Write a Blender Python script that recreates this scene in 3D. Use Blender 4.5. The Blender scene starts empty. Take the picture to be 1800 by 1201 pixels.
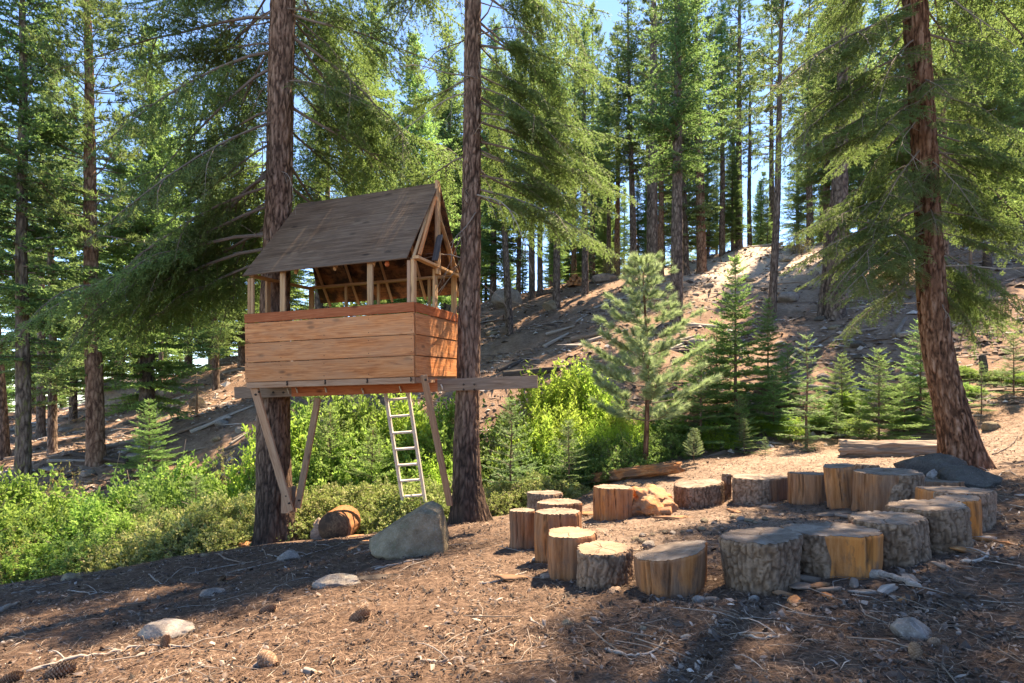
import bpy, math, random
import numpy as np
from mathutils import Vector, Matrix

# ------------------------------------------------------------------ camera, light, exposure
S = bpy.context.scene
COL = S.collection
F = 1000.0            # focal length in photo pixels (1800 wide)
HZ = 680.0            # photo row of the horizon
cam_d = bpy.data.cameras.new('camera'); cam = bpy.data.objects.new('camera', cam_d); COL.objects.link(cam)
cam_d.sensor_width = 36; cam_d.lens = 20.0; cam_d.shift_y = (HZ - 600.5) / 1800.0
cam_d.clip_end = 2000; cam_d.clip_start = 0.05
cam.location = (0, 0, 0); cam.rotation_euler = (math.radians(90), 0, 0)
S.camera = cam

SUN_AZ = math.atan2(0.66, 0.75)      # clockwise from +Y
SUN_EL = math.radians(57)
W = bpy.data.worlds.new('World'); S.world = W; W.use_nodes = True
wn = W.node_tree.nodes; wn.clear()
sky = wn.new('ShaderNodeTexSky'); sky.sky_type = 'NISHITA'; sky.sun_disc = False
sky.sun_elevation = SUN_EL; sky.sun_rotation = SUN_AZ; sky.altitude = 3000; sky.air_density = 0.75; sky.dust_density = 0.0; sky.ozone_density = 4.5
bg = wn.new('ShaderNodeBackground'); bg.inputs['Strength'].default_value = 0.15
wo = wn.new('ShaderNodeOutputWorld')
hsv = wn.new('ShaderNodeHueSaturation'); hsv.inputs['Saturation'].default_value = 1.1
W.node_tree.links.new(sky.outputs[0], hsv.inputs['Color']); W.node_tree.links.new(hsv.outputs[0], bg.inputs[0]); W.node_tree.links.new(bg.outputs[0], wo.inputs[0])
sd = bpy.data.lights.new('sun', 'SUN'); sd.energy = 4.15; sd.angle = math.radians(0.5); sd.color = (1.0, 0.94, 0.84)
sun = bpy.data.objects.new('sun', sd); COL.objects.link(sun)
_d = Vector((math.sin(SUN_AZ) * math.cos(SUN_EL), math.cos(SUN_AZ) * math.cos(SUN_EL), math.sin(SUN_EL)))
sun.rotation_euler = _d.to_track_quat('Z', 'Y').to_euler(); sun.location = _d * 40
S.view_settings.view_transform = 'Standard'; S.view_settings.look = 'None'
S.view_settings.exposure = 2.3; S.view_settings.gamma = 1.0
S.view_settings.use_curve_mapping = False
S.view_settings.use_white_balance = True; S.view_settings.white_balance_temperature = 9000; S.view_settings.white_balance_tint = 16
S.render.engine = 'CYCLES'
S.cycles.max_bounces = 8; S.cycles.diffuse_bounces = 4; S.cycles.transmission_bounces = 5
S.cycles.transparent_max_bounces = 8; S.cycles.use_denoising = True

R = np.random.RandomState(7)
RN = random.Random(11)

# ------------------------------------------------------------------ noise
def ss(a, b, x): t = np.clip((x - a) / (b - a), 0, 1); return t * t * (3 - 2 * t)
_perm = np.random.RandomState(3).permutation(256); _perm = np.concatenate([_perm, _perm, _perm])
_g = np.random.RandomState(4).normal(size=(256, 3)); _g /= np.linalg.norm(_g, axis=1)[:, None]; _g *= 1.5
def pn(x, y, z):
    x, y, z = np.broadcast_arrays(np.asarray(x, float), np.asarray(y, float), np.asarray(z, float))
    xi, yi, zi = np.floor(x).astype(int), np.floor(y).astype(int), np.floor(z).astype(int)
    xf, yf, zf = x - xi, y - yi, z - zi
    u, v, w = [t * t * t * (t * (t * 6 - 15) + 10) for t in (xf, yf, zf)]
    out = 0
    for dx in (0, 1):
        for dy in (0, 1):
            for dz in (0, 1):
                h = _perm[(_perm[(_perm[(xi + dx) & 255] + yi + dy) & 255] + zi + dz) & 255]
                g = _g[h]
                d = g[..., 0] * (xf - dx) + g[..., 1] * (yf - dy) + g[..., 2] * (zf - dz)
                wt = (u if dx else 1 - u) * (v if dy else 1 - v) * (w if dz else 1 - w)
                out = out + d * wt
    return out
_hr = np.random.RandomState(5).rand(256, 4)
def vor(x, y, z):
    P = np.stack(np.broadcast_arrays(x, y, z), -1).astype(float); C = np.floor(P).astype(int)
    f1 = np.full(P.shape[:-1], 9.0); f2 = f1.copy(); idr = np.zeros_like(f1)
    for dx in (-1, 0, 1):
        for dy in (-1, 0, 1):
            for dz in (-1, 0, 1):
                c = C + [dx, dy, dz]; h = _hr[_perm[(_perm[(_perm[c[..., 0] & 255] + c[..., 1]) & 255] + c[..., 2]) & 255]]
                d = np.linalg.norm(c + h[..., :3] - P, axis=-1); nw = d < f1
                f2 = np.where(nw, f1, np.minimum(f2, d)); idr = np.where(nw, h[..., 3], idr); f1 = np.where(nw, d, f1)
    return f2 - f1, idr
def barkh(u, v, z, s, su, sz):
    wu, wv, wz = .018 * pn(u * 9, v * 9, z * 9 + s), .018 * pn(u * 9, v * 9 + 5, z * 9 + s), .03 * pn(u * 6 + 3, v * 6, z * 6 + s)
    e, i = vor((u + wu) * su + s, (v + wv) * su, (z + wz) * sz); e2, i2 = vor((u + wv) * su * 2.1 + s, (v + wu) * su * 2.1, z * sz * 2.6)
    a = np.abs(pn(u * su * 1.05 + s, v * su * 1.05, z * sz * .7)); rg = ss(0, .28, a)
    return np.clip((.35 * ss(0, .16, e) + .65 * rg * (.4 + .6 * ss(0, .12, e))) * (.78 + .22 * i) * (.75 + .25 * ss(0, .2, e2)) * (.9 + .1 * i2), 0, 1)
def fbm(x, y, z, o=4):
    s, a = 0, 1.0
    for k in range(o):
        s = s + a * pn(x * 2 ** k + 17.3 * k, y * 2 ** k, z * 2 ** k); a *= .5
    return s

# ------------------------------------------------------------------ object helpers
def mesh(name, V, F4=None, F3=None, mats=(), m4=None, m3=None, smooth=True, attr=None):
    me = bpy.data.meshes.new(name)
    V = np.asarray(V, np.float32).reshape(-1, 3)
    F4 = np.zeros((0, 4), np.int32) if F4 is None else np.asarray(F4, np.int32).reshape(-1, 4)
    F3 = np.zeros((0, 3), np.int32) if F3 is None else np.asarray(F3, np.int32).reshape(-1, 3)
    me.vertices.add(len(V)); me.vertices.foreach_set('co', V.ravel())
    nl = F4.size + F3.size; me.loops.add(nl)
    me.loops.foreach_set('vertex_index', np.concatenate([F4.ravel(), F3.ravel()]))
    nf = len(F4) + len(F3); me.polygons.add(nf)
    st = np.concatenate([np.arange(len(F4)) * 4, F4.size + np.arange(len(F3)) * 3]).astype(np.int32)
    me.polygons.foreach_set('loop_start', st)
    me.polygons.foreach_set('loop_total', np.concatenate([np.full(len(F4), 4), np.full(len(F3), 3)]).astype(np.int32))
    if m4 is not None or m3 is not None:
        a = np.zeros(len(F4), np.int32) if m4 is None else np.broadcast_to(np.asarray(m4, np.int32), (len(F4),))
        b = np.zeros(len(F3), np.int32) if m3 is None else np.broadcast_to(np.asarray(m3, np.int32), (len(F3),))
        me.polygons.foreach_set('material_index', np.concatenate([a, b]).astype(np.int32))
    me.polygons.foreach_set('use_smooth', np.full(nf, smooth))
    for m in mats: me.materials.append(m)
    if attr:
        for k, v in attr.items():
            at = me.attributes.new(k, 'FLOAT', 'POINT'); at.data.foreach_set('value', np.asarray(v, np.float32).ravel())
    me.update(calc_edges=True)
    return me
def link(name, me, parent=None, loc=(0, 0, 0), rot=(0, 0, 0), label=None, cat=None, group=None, kind=None, scale=None):
    o = bpy.data.objects.new(name, me); COL.objects.link(o)
    o.parent = parent; o.location = loc; o.rotation_euler = rot
    if scale is not None: o.scale = scale if hasattr(scale, '__len__') else (scale,) * 3
    if label: o['label'] = label
    if cat: o['category'] = cat
    if group: o['group'] = group
    if kind: o['kind'] = kind
    return o
def thing(name, label, cat, loc, rot=(0, 0, 0), group=None, scale=None):
    return link(name, None, None, loc, rot, label, cat, group, None, scale)
def copy_thing(src, loc, rz, scale, label, group=None, cat=None, name=None, tw=1.0):
    c = src.copy(); COL.objects.link(c); c.location = loc; c.rotation_euler = (c.rotation_euler[0], c.rotation_euler[1], rz)
    c.scale = (scale,) * 3 if not hasattr(scale, '__len__') else scale
    if name: c.name = name
    c['label'] = label
    if group: c['group'] = group
    elif 'group' in c: del c['group']
    for ch in list(src.children):
        d = ch.copy(); COL.objects.link(d); d.parent = c
        if d.name.startswith('trunk'): d.scale = (tw, tw, 1)
    return c

def tube(P, rad, n=8, cap=True, v0=0, twist=0):
    P = np.asarray(P, float); rad = np.asarray(rad, float) * np.ones(len(P))
    T = np.gradient(P, axis=0); T /= np.linalg.norm(T, axis=1)[:, None] + 1e-9
    a = np.array([0, 0, 1.0]) if abs(T[0][2]) < .9 else np.array([1.0, 0, 0])
    X = np.cross(a, T[0]); X /= np.linalg.norm(X)
    V = []; th = np.linspace(0, 2 * np.pi, n, endpoint=False)
    for i in range(len(P)):
        X = X - T[i] * X.dot(T[i]); X /= np.linalg.norm(X) + 1e-9
        Y = np.cross(T[i], X)
        V.append(P[i] + rad[i] * (np.cos(th)[:, None] * X + np.sin(th)[:, None] * Y))
    V = np.concatenate(V); r, c = np.meshgrid(np.arange(len(P) - 1), np.arange(n), indexing='ij')
    r, c = r.ravel(), c.ravel(); c2 = (c + 1) % n
    F4 = np.stack([r * n + c, r * n + c2, (r + 1) * n + c2, (r + 1) * n + c], 1)
    F3 = np.zeros((0, 3), int)
    if cap:
        b = len(V); V = np.concatenate([V, P[:1], P[-1:]])
        k = np.arange(n); k2 = (k + 1) % n; L = (len(P) - 1) * n
        F3 = np.concatenate([np.stack([k2, k, np.full(n, b)], 1), np.stack([L + k, L + k2, np.full(n, b + 1)], 1)])
    return V, F4 + v0, F3 + v0
def join(parts):
    Vs, F4s, F3s, o = [], [], [], 0
    for V, f4, f3 in parts:
        Vs.append(V); F4s.append(np.asarray(f4).reshape(-1, 4) + o); F3s.append(np.asarray(f3).reshape(-1, 3) + o); o += len(V)
    return np.concatenate(Vs), np.concatenate(F4s).astype(int), np.concatenate(F3s).astype(int)
def spline(pts, n):
    pts = np.asarray(pts, float); k = np.linspace(0, len(pts) - 1, n)
    out = np.zeros((n, pts.shape[1]))
    for j, t in enumerate(k):
        i = min(int(t), len(pts) - 2); f = t - i
        p0, p1, p2, p3 = pts[max(i - 1, 0)], pts[i], pts[i + 1], pts[min(i + 2, len(pts) - 1)]
        out[j] = .5 * (2 * p1 + (p2 - p0) * f + (2 * p0 - 5 * p1 + 4 * p2 - p3) * f * f + (3 * p1 - p0 - 3 * p2 + p3) * f ** 3)
    return out

# ------------------------------------------------------------------ materials
def newmat(name):
    m = bpy.data.materials.new(name); m.use_nodes = True
    nt = m.node_tree; nt.nodes.clear()
    return m, nt
class N:
    def __init__(s, nt): s.nt = nt
    def __call__(s, typ, ins=None, **kw):
        n = s.nt.nodes.new(typ)
        for k, v in kw.items(): setattr(n, k, v)
        for k, v in (ins or {}).items():
            sock = n.inputs[k]
            if isinstance(v, bpy.types.NodeSocket): s.nt.links.new(v, sock)
            else: sock.default_value = v
        return n
def ramp(n, fac, stops):
    r = n('ShaderNodeValToRGB', {'Fac': fac}); e = r.color_ramp.elements
    while len(e) < len(stops): e.new(.5)
    for el, (p, c) in zip(e, stops):
        el.position = p; el.color = (*c, 1) if hasattr(c, '__len__') else (c, c, c, 1)
    return r.outputs[0]
def mixc(n, f, a, b, mode='MIX'):
    m = n('ShaderNodeMix', data_type='RGBA', blend_type=mode)
    for i, v in ((0, f), (6, a), (7, b)):
        if isinstance(v, bpy.types.NodeSocket): n.nt.links.new(v, m.inputs[i])
        else: m.inputs[i].default_value = v if i == 0 else (*v, 1) if len(v) == 3 else v
    return m.outputs[2]
def coords(n, kind='Object', scale=(1, 1, 1), jit=True):
    tc = n('ShaderNodeTexCoord')
    src = tc.outputs[kind]
    if jit:
        oi = n('ShaderNodeObjectInfo')
        sc = n('ShaderNodeMath', {0: oi.outputs['Random'], 1: 37.0}, operation='MULTIPLY')
        src = n('ShaderNodeVectorMath', {0: src, 1: sc.outputs[0]}, operation='ADD').outputs[0]
    return n('ShaderNodeMapping', {'Vector': src, 'Scale': scale}).outputs[0]
def noise(n, vec, scale, detail=5, rough=.6, dist=0.0):
    return n('ShaderNodeTexNoise', {'Vector': vec, 'Scale': scale, 'Detail': detail, 'Roughness': rough, 'Distortion': dist}).outputs['Fac']
def out(n, sh): n('ShaderNodeOutputMaterial', {'Surface': sh})
def bump(n, h, strength=.5, dist=.02, normal=None):
    d = {'Height': h, 'Strength': strength, 'Distance': dist}
    if normal is not None: d['Normal'] = normal
    return n('ShaderNodeBump', d).outputs[0]
def princ(n, col, rough=.85, nrm=None, spec=.25):
    d = {'Base Color': col if isinstance(col, bpy.types.NodeSocket) else (*col, 1), 'Roughness': rough, 'Specular IOR Level': spec}
    if nrm is not None: d['Normal'] = nrm
    return n('ShaderNodeBsdfPrincipled', d).outputs[0]
def attr(n, name): return n('ShaderNodeAttribute', attribute_name=name).outputs['Fac']
def mth(n, op, a, b=0.0, clamp=False):
    return n('ShaderNodeMath', {0: a, 1: b}, operation=op, use_clamp=clamp).outputs[0]

def bark_mat(name, dark, mid, light, vs=(9, 9, 2.2), moss=0.0, char=None):
    m, nt = newmat(name); n = N(nt)
    v = coords(n, 'Object', vs, False)
    vor = n('ShaderNodeTexVoronoi', {'Vector': v, 'Scale': 1.6}, feature='DISTANCE_TO_EDGE').outputs[0]
    n1 = noise(n, v, 1.4, 8, .65, .6)
    n2 = noise(n, coords(n, 'Object', (1, 1, .6), False), 2.2, 3)
    n3 = noise(n, coords(n, 'Object', (40, 40, 18), False), 1.0, 4, .7)
    h = mth(n, 'MULTIPLY', mth(n, 'MINIMUM', mth(n, 'MULTIPLY', vor, 3.0), 1.0), n1)
    at = attr(n, 'h')
    f = mth(n, 'ADD', mth(n, 'MULTIPLY', h, .8), mth(n, 'MULTIPLY', at, .45))
    f = mth(n, 'ADD', f, mth(n, 'MULTIPLY', mth(n, 'SUBTRACT', n3, .5), .55))
    c = ramp(n, f, [(0.16, dark), (.42, mid), (.8, light)])
    c = mixc(n, mth(n, 'MULTIPLY', ramp(n, n2, [(.4, 0.0), (.65, 1.0)]), .35), c, mid)
    if char:       # old fire scar at the foot of the trunk: real blackened bark
        sx = n('ShaderNodeSeparateXYZ', {0: n('ShaderNodeTexCoord').outputs['Object']}).outputs[2]
        k = n('ShaderNodeMapRange', {'Value': mth(n, 'ADD', sx, mth(n, 'MULTIPLY', n2, 2.2)), 'From Min': char[0], 'From Max': char[1], 'To Min': .85, 'To Max': 0.0}).outputs[0]
        c = mixc(n, k, c, mixc(n, h, (.018, .014, .012), (.07, .045, .034)))
    if moss:
        mk = ramp(n, noise(n, coords(n, 'Object', (3, 3, 1.2), False), 3, 5, .7), [(.55, 0.0), (.62, 1.0)])
        c = mixc(n, mth(n, 'MULTIPLY', mk, moss), c, (.16, .17, .05))
    nr = bump(n, mth(n, 'ADD', h, mth(n, 'MULTIPLY', n3, .35)), .8, .03)
    out(n, princ(n, c, .9, nr, .12)); return m
def needle_mat(name, c0, c1, c2, tr=.35, hue=.04):
    m, nt = newmat(name); n = N(nt)
    at = attr(n, 'rnd'); oi = n('ShaderNodeObjectInfo').outputs['Random']
    c = ramp(n, at, [(0, c0), (.55, c1), (1, c2)])
    hs = n('ShaderNodeHueSaturation', {'Hue': mth(n, 'ADD', mth(n, 'MULTIPLY', oi, hue), .5 - hue / 2), 'Saturation': 1.0,
        'Value': mth(n, 'ADD', mth(n, 'MULTIPLY', oi, .35), .82), 'Color': c}).outputs[0]
    d = princ(n, hs, .55, None, .3)
    t = n('ShaderNodeBsdfTranslucent', {'Color': mixc(n, .5, hs, (.26, .42, .12), 'MIX')}).outputs[0]
    mx = n('ShaderNodeMixShader', {0: tr, 1: d, 2: t}).outputs[0]
    out(n, mx); return m
def plank_mat(name, base, dark, light, grey=0.0, gcol=(.3, .26, .22), mottle=None, sc=(.9, 14, 14)):
    m, nt = newmat(name); n = N(nt)
    v = coords(n, 'Object', sc); oi = n('ShaderNodeObjectInfo').outputs['Random']
    wv = noise(n, v, 2.0, 6, .6, 1.8); fine = noise(n, coords(n, 'Object', (3, 90, 90)), 1.0, 4, .7)
    c = ramp(n, wv, [(.3, dark), (.5, base), (.72, light)])
    c = mixc(n, mth(n, 'MULTIPLY', ramp(n, fine, [(.35, 1.0), (.6, 0.0)]), .35), c, dark)
    kv = n('ShaderNodeTexVoronoi', {'Vector': coords(n, 'Object', (2.2, 5.5, 5.5)), 'Scale': 1.0}).outputs['Distance']
    c = mixc(n, mth(n, 'MULTIPLY', ramp(n, kv, [(.07, 1.0), (.17, 0.0)]), .85), c, tuple(.45 * x for x in dark))
    if grey:
        g = ramp(n, noise(n, coords(n, 'Object', (1.0, 3, 3)), 1.7, 5, .65), [(.36, 0.0), (.66, 1.0)])
        c = mixc(n, mth(n, 'MULTIPLY', g, grey), c, gcol)
    if mottle:
        g = ramp(n, noise(n, coords(n, 'Object', (2.2, 2.2, 2.2)), 1.5, 7, .7), [(.42, 0.0), (.56, 1.0)])
        c = mixc(n, mth(n, 'MULTIPLY', g, .9), c, mottle)
    hs = n('ShaderNodeHueSaturation', {'Hue': .5, 'Saturation': 1.0, 'Value': mth(n, 'ADD', mth(n, 'MULTIPLY', oi, .42), .76), 'Color': c}).outputs[0]
    nr = bump(n, mth(n, 'ADD', wv, mth(n, 'MULTIPLY', fine, .7)), .35, .006)
    out(n, princ(n, hs, .75, nr, .2)); return m
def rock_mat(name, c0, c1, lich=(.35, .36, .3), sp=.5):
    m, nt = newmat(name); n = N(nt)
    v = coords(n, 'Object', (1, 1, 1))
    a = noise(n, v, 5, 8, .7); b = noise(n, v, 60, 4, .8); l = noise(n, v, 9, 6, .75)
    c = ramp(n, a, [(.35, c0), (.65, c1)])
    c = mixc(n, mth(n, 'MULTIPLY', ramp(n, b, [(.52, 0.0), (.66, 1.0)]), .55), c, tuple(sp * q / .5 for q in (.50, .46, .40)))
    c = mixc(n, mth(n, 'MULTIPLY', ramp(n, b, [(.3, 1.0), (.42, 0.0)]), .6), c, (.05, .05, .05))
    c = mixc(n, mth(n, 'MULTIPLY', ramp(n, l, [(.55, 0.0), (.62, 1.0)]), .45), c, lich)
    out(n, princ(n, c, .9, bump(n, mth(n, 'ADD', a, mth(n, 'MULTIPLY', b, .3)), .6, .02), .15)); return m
def debris_mat(name, stops, tr=0.0, rough=.8):
    m, nt = newmat(name); n = N(nt)
    c = ramp(n, attr(n, 'rnd'), stops)
    nz = noise(n, coords(n, 'Object', (1, 1, 1), False), 60, 3)
    c = mixc(n, 1.0, c, ramp(n, nz, [(.2, .75), (.8, 1.15)]), 'MULTIPLY')
    out(n, princ(n, c, rough, None, .2)); return m

M = {}
M['bark_near'] = bark_mat('bark_brown_near', (.045, .026, .018), (.185, .11, .075), (.37, .245, .175), char=(1.2, 3.4))
M['bark_mid'] = bark_mat('bark_brown_mid', (.042, .026, .018), (.165, .10, .07), (.34, .23, .165), char=(1.1, 3.2))
M['bark_red'] = bark_mat('bark_red', (.035, .017, .010), (.17, .082, .048), (.36, .22, .15), vs=(8, 8, 1.6))
M['bark_far'] = bark_mat('bark_grey_far', (.04, .03, .025), (.13, .095, .075), (.27, .21, .17), vs=(7, 7, 2.0))
M['bark_far2'] = bark_mat('bark_mossy_far', (.04, .032, .025), (.14, .105, .08), (.27, .22, .17), vs=(7, 7, 2.0), moss=.6)
M['bark_far3'] = bark_mat('bark_rust_far', (.06, .03, .02), (.2, .115, .075), (.36, .23, .16), vs=(7, 7, 2.0))
M['twig'] = debris_mat('twig_wood', [(0, (.10, .075, .055)), (.6, (.2, .155, .12)), (1, (.34, .29, .24))])
M['needle_fir'] = needle_mat('needles_fir', (.055, .115, .045), (.10, .19, .07), (.165, .27, .10), .62)
M['needle_near'] = needle_mat('needles_near_bough', (.06, .10, .034), (.12, .17, .055), (.20, .25, .09), .56)
M['needle_bright'] = needle_mat('needles_bright_fir', (.10, .19, .06), (.18, .32, .10), (.28, .44, .16), .64)
M['needle_blue'] = needle_mat('needles_bluish_fir', (.10, .175, .08), (.175, .28, .125), (.27, .38, .19), .58)
M['needle_pine'] = needle_mat('needles_pine', (.07, .11, .04), (.12, .175, .07), (.20, .25, .11), .45)
M['needle_young_pine'] = needle_mat('needles_young_pine', (.20, .27, .15), (.33, .41, .25), (.50, .56, .38), .5)
M['needle_dry'] = needle_mat('needles_dry', (.12, .05, .02), (.25, .12, .05), (.38, .22, .1), .3, .02)
M['leaf_green'] = needle_mat('leaves_green', (.10, .19, .03), (.20, .34, .055), (.36, .50, .12), .6)
M['leaf_deep'] = needle_mat('leaves_deep_green', (.05, .11, .02), (.12, .22, .045), (.26, .36, .11), .42)
M['leaf_lime'] = needle_mat('leaves_lime', (.18, .30, .025), (.30, .46, .04), (.46, .60, .08), .62)
M['leaf_olive'] = needle_mat('leaves_olive', (.14, .17, .05), (.27, .30, .10), (.45, .45, .21), .4)
M['leaf_dry'] = needle_mat('leaves_dry', (.2, .15, .06), (.3, .24, .08), (.42, .34, .12), .35, .02)
M['rock'] = rock_mat('granite', (.12, .10, .085), (.29, .25, .215), (.27, .27, .22), .42)
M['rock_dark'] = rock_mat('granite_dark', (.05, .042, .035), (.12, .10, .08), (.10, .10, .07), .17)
M['rock_brown'] = rock_mat('granite_brown', (.12, .09, .055), (.27, .215, .14), (.15, .15, .09), .3)
M['plank'] = plank_mat('cladding_board', (.55, .195, .066), (.27, .08, .027), (.72, .33, .135), grey=.6, gcol=(.44, .235, .125))
M['plank_red'] = plank_mat('red_board', (.46, .125, .045), (.30, .072, .024), (.60, .22, .095))
M['stud'] = plank_mat('stud_wood', (.52, .29, .13), (.33, .155, .06), (.68, .43, .22), grey=.3, gcol=(.40, .33, .25))
M['brace'] = plank_mat('brace_wood', (.42, .225, .125), (.25, .12, .06), (.55, .33, .20), grey=.4, gcol=(.34, .245, .18))
M['weathered'] = plank_mat('weathered_beam', (.24, .155, .10), (.12, .07, .045), (.36, .255, .18), grey=.55, gcol=(.19, .145, .115))
M['roof_ply'] = plank_mat('weathered_plywood', (.15, .088, .054), (.045, .027, .017), (.28, .185, .12), grey=.4, gcol=(.24, .17, .12), sc=(.6, 13, 13))
M['ply_under'] = plank_mat('plywood_underside', (.34, .15, .065), (.19, .075, .033), (.42, .20, .09), mottle=(.035, .024, .02))
M['scrap'] = plank_mat('dark_scrap_board', (.10, .09, .085), (.05, .045, .04), (.17, .15, .14))
M['nail'] = debris_mat('rusty_nail', [(0, (.03, .025, .02)), (1, (.06, .045, .035))])
M['peg'] = debris_mat('pale_peg', [(0, (.5, .4, .3)), (1, (.6, .5, .4))])
M['deadwood'] = plank_mat('dead_wood', (.33, .28, .23), (.16, .12, .095), (.50, .45, .39), grey=.4, gcol=(.38, .35, .32))
M['deadbrown'] = plank_mat('dead_wood_brown', (.24, .16, .11), (.11, .07, .05), (.36, .27, .2), grey=.4, gcol=(.3, .26, .22))
M['rotten'] = plank_mat('rotten_wood', (.50, .20, .07), (.24, .085, .03), (.66, .34, .15), mottle=(.20, .115, .07), sc=(3, 12, 12))
M['rot_end'] = plank_mat('rotten_end', (.16, .085, .045), (.06, .03, .018), (.27, .16, .09), mottle=(.05, .03, .02), sc=(9, 9, 9))
M['charwood'] = plank_mat('charred_wood', (.07, .055, .045), (.025, .02, .018), (.15, .12, .1))
def _ladder():
    m, nt = newmat('ladder_aluminium'); n = N(nt)
    c = ramp(n, noise(n, coords(n), 14, 6, .7), [(.3, (.42, .36, .32)), (.6, (.62, .57, .53))])
    out(n, n('ShaderNodeBsdfPrincipled', {'Base Color': c, 'Roughness': .5, 'Metallic': .25}).outputs[0]); return m
M['ladder'] = _ladder()
M['cone'] = debris_mat('cone_scales', [(0, (.11, .06, .035)), (.5, (.22, .13, .08)), (1, (.40, .28, .19))])
M['litter'] = debris_mat('needle_litter', [(0, (.035, .022, .016)), (.42, (.11, .064, .042)), (.78, (.24, .155, .105)), (1, (.46, .35, .26))])
M['chips'] = debris_mat('litter_chips', [(0, (.03, .024, .02)), (.5, (.11, .08, .065)), (.82, (.27, .21, .17)), (1, (.52, .46, .40))])
M['slope_bits'] = debris_mat('slope_debris', [(0, (.07, .045, .035)), (.5, (.23, .16, .12)), (.8, (.38, .32, .27)), (1, (.60, .55, .5))])

def _stump():
    m, nt = newmat('stump_side'); n = N(nt)
    v = coords(n, 'Object', (7, 7, 2.5)); bm = attr(n, 'bm'); am = attr(n, 'amber'); h = attr(n, 'h'); oi = n('ShaderNodeObjectInfo').outputs['Random']
    n1 = noise(n, v, 2, 8, .65, .5); st = noise(n, coords(n, 'Object', (32, 32, 1.8)), 1.0, 5, .7); fine = noise(n, coords(n, 'Object', (60, 60, 40)), 1, 3, .7)
    wood = ramp(n, st, [(.32, (.05, .021, .010)), (.48, (.21, .088, .042)), (.68, (.40, .20, .105))])
    sz = n('ShaderNodeSeparateXYZ', {0: n('ShaderNodeTexCoord').outputs['Object']}).outputs[2]
    wood = mixc(n, mth(n, 'MULTIPLY', ramp(n, noise(n, coords(n, 'Object', (3, 3, 1)), 2.5, 6, .7), [(.38, 0.0), (.6, 1.0)]), .7), wood, mixc(n, st, (.09, .055, .038), (.27, .185, .135)))
    wood = mixc(n, mth(n, 'MULTIPLY', am, ramp(n, noise(n, coords(n, 'Object', (5, 5, 2)), 2, 5, .7), [(.35, 0.0), (.5, 1.0)])), wood, mixc(n, st, (.48, .125, .025), (.70, .29, .085)))
    bk = ramp(n, mth(n, 'ADD', mth(n, 'MULTIPLY', h, .7), mth(n, 'MULTIPLY', n1, .5)), [(.12, (.028, .016, .010)), (.42, (.16, .095, .058)), (.9, (.34, .225, .15))])
    bk = mixc(n, mth(n, 'MULTIPLY', ramp(n, fine, [(.4, 1.0), (.55, 0.0)]), .4), bk, (.09, .065, .05))
    e = mth(n, 'ADD', bm, mth(n, 'MULTIPLY', mth(n, 'SUBTRACT', n1, .5), .5))
    c = mixc(n, ramp(n, e, [(.45, 0.0), (.52, 1.0)]), wood, bk)
    c = mixc(n, mth(n, 'MULTIPLY', attr(n, 'crack'), .85), c, (.03, .02, .015))
    c = mixc(n, 1.0, c, ramp(n, oi, [(0, .8), (1, 1.15)]), 'MULTIPLY')
    out(n, princ(n, c, .88, bump(n, mth(n, 'ADD', st, mth(n, 'ADD', n1, fine)), .5, .008), .12)); return m
M['stump'] = _stump()
def _cut():
    m, nt = newmat('cut_wood_end'); n = N(nt)
    tc = n('ShaderNodeTexCoord').outputs['Object']
    v = n('ShaderNodeMapping', {'Vector': tc, 'Scale': (1, 1, 0.0)}).outputs[0]
    wv = n('ShaderNodeTexWave', {'Vector': v, 'Scale': 22.0, 'Distortion': 1.6, 'Detail': 3.0, 'Detail Scale': 2.0}, wave_type='RINGS', rings_direction='SPHERICAL').outputs['Fac']
    a = noise(n, coords(n, 'Object'), 7, 6, .7); b = noise(n, coords(n, 'Object'), 90, 3, .7)
    c = ramp(n, a, [(.3, (.10, .075, .058)), (.5, (.215, .165, .128)), (.72, (.37, .31, .25))])
    c = mixc(n, mth(n, 'MULTIPLY', wv, .22), c, (.12, .09, .07))
    c = mixc(n, mth(n, 'MULTIPLY', attr(n, 'warm'), .6), c, (.36, .22, .13))
    c = mixc(n, mth(n, 'MULTIPLY', attr(n, 'crack'), .85), c, (.03, .022, .018))
    out(n, princ(n, c, .85, bump(n, mth(n, 'ADD', wv, mth(n, 'ADD', a, b)), .4, .004), .15)); return m
M['cut'] = _cut()
def _ground():
    m, nt = newmat('forest_floor'); n = N(nt)
    g = n('ShaderNodeNewGeometry').outputs['Position']
    a = noise(n, g, .9, 8, .7); b = noise(n, g, 9, 8, .75); f = noise(n, n('ShaderNodeMapping', {'Vector': g, 'Scale': (60, 60, 60)}).outputs[0], 1, 4, .8)
    ms = noise(n, n('ShaderNodeMapping', {'Vector': g, 'Rotation': (0, 0, .5), 'Scale': (5, 22, 8)}).outputs[0], 2, 6, .75, 1.2)
    near = ramp(n, mth(n, 'ADD', mth(n, 'MULTIPLY', b, .5), mth(n, 'MULTIPLY', ms, .5)), [(.32, (.036, .023, .017)), (.46, (.09, .056, .040)), (.57, (.17, .112, .08)), (.73, (.34, .255, .195))])
    slope = ramp(n, mth(n, 'ADD', mth(n, 'MULTIPLY', a, .45), mth(n, 'MULTIPLY', b, .55)), [(.33, (.075, .045, .03)), (.45, (.17, .105, .07)), (.57, (.28, .185, .13)), (.72, (.46, .36, .29))])
    sand = ramp(n, b, [(.3, (.38, .28, .21)), (.7, (.60, .49, .40))])
    c = mixc(n, attr(n, 'slope'), near, slope); c = mixc(n, attr(n, 'sand'), c, sand)
    c = mixc(n, 1.0, c, ramp(n, f, [(.25, .6), (.5, 1.0), (.75, 1.3)]), 'MULTIPLY')
    out(n, princ(n, c, .95, bump(n, mth(n, 'ADD', b, mth(n, 'MULTIPLY', f, .6)), .7, .03), .08)); return m
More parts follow.
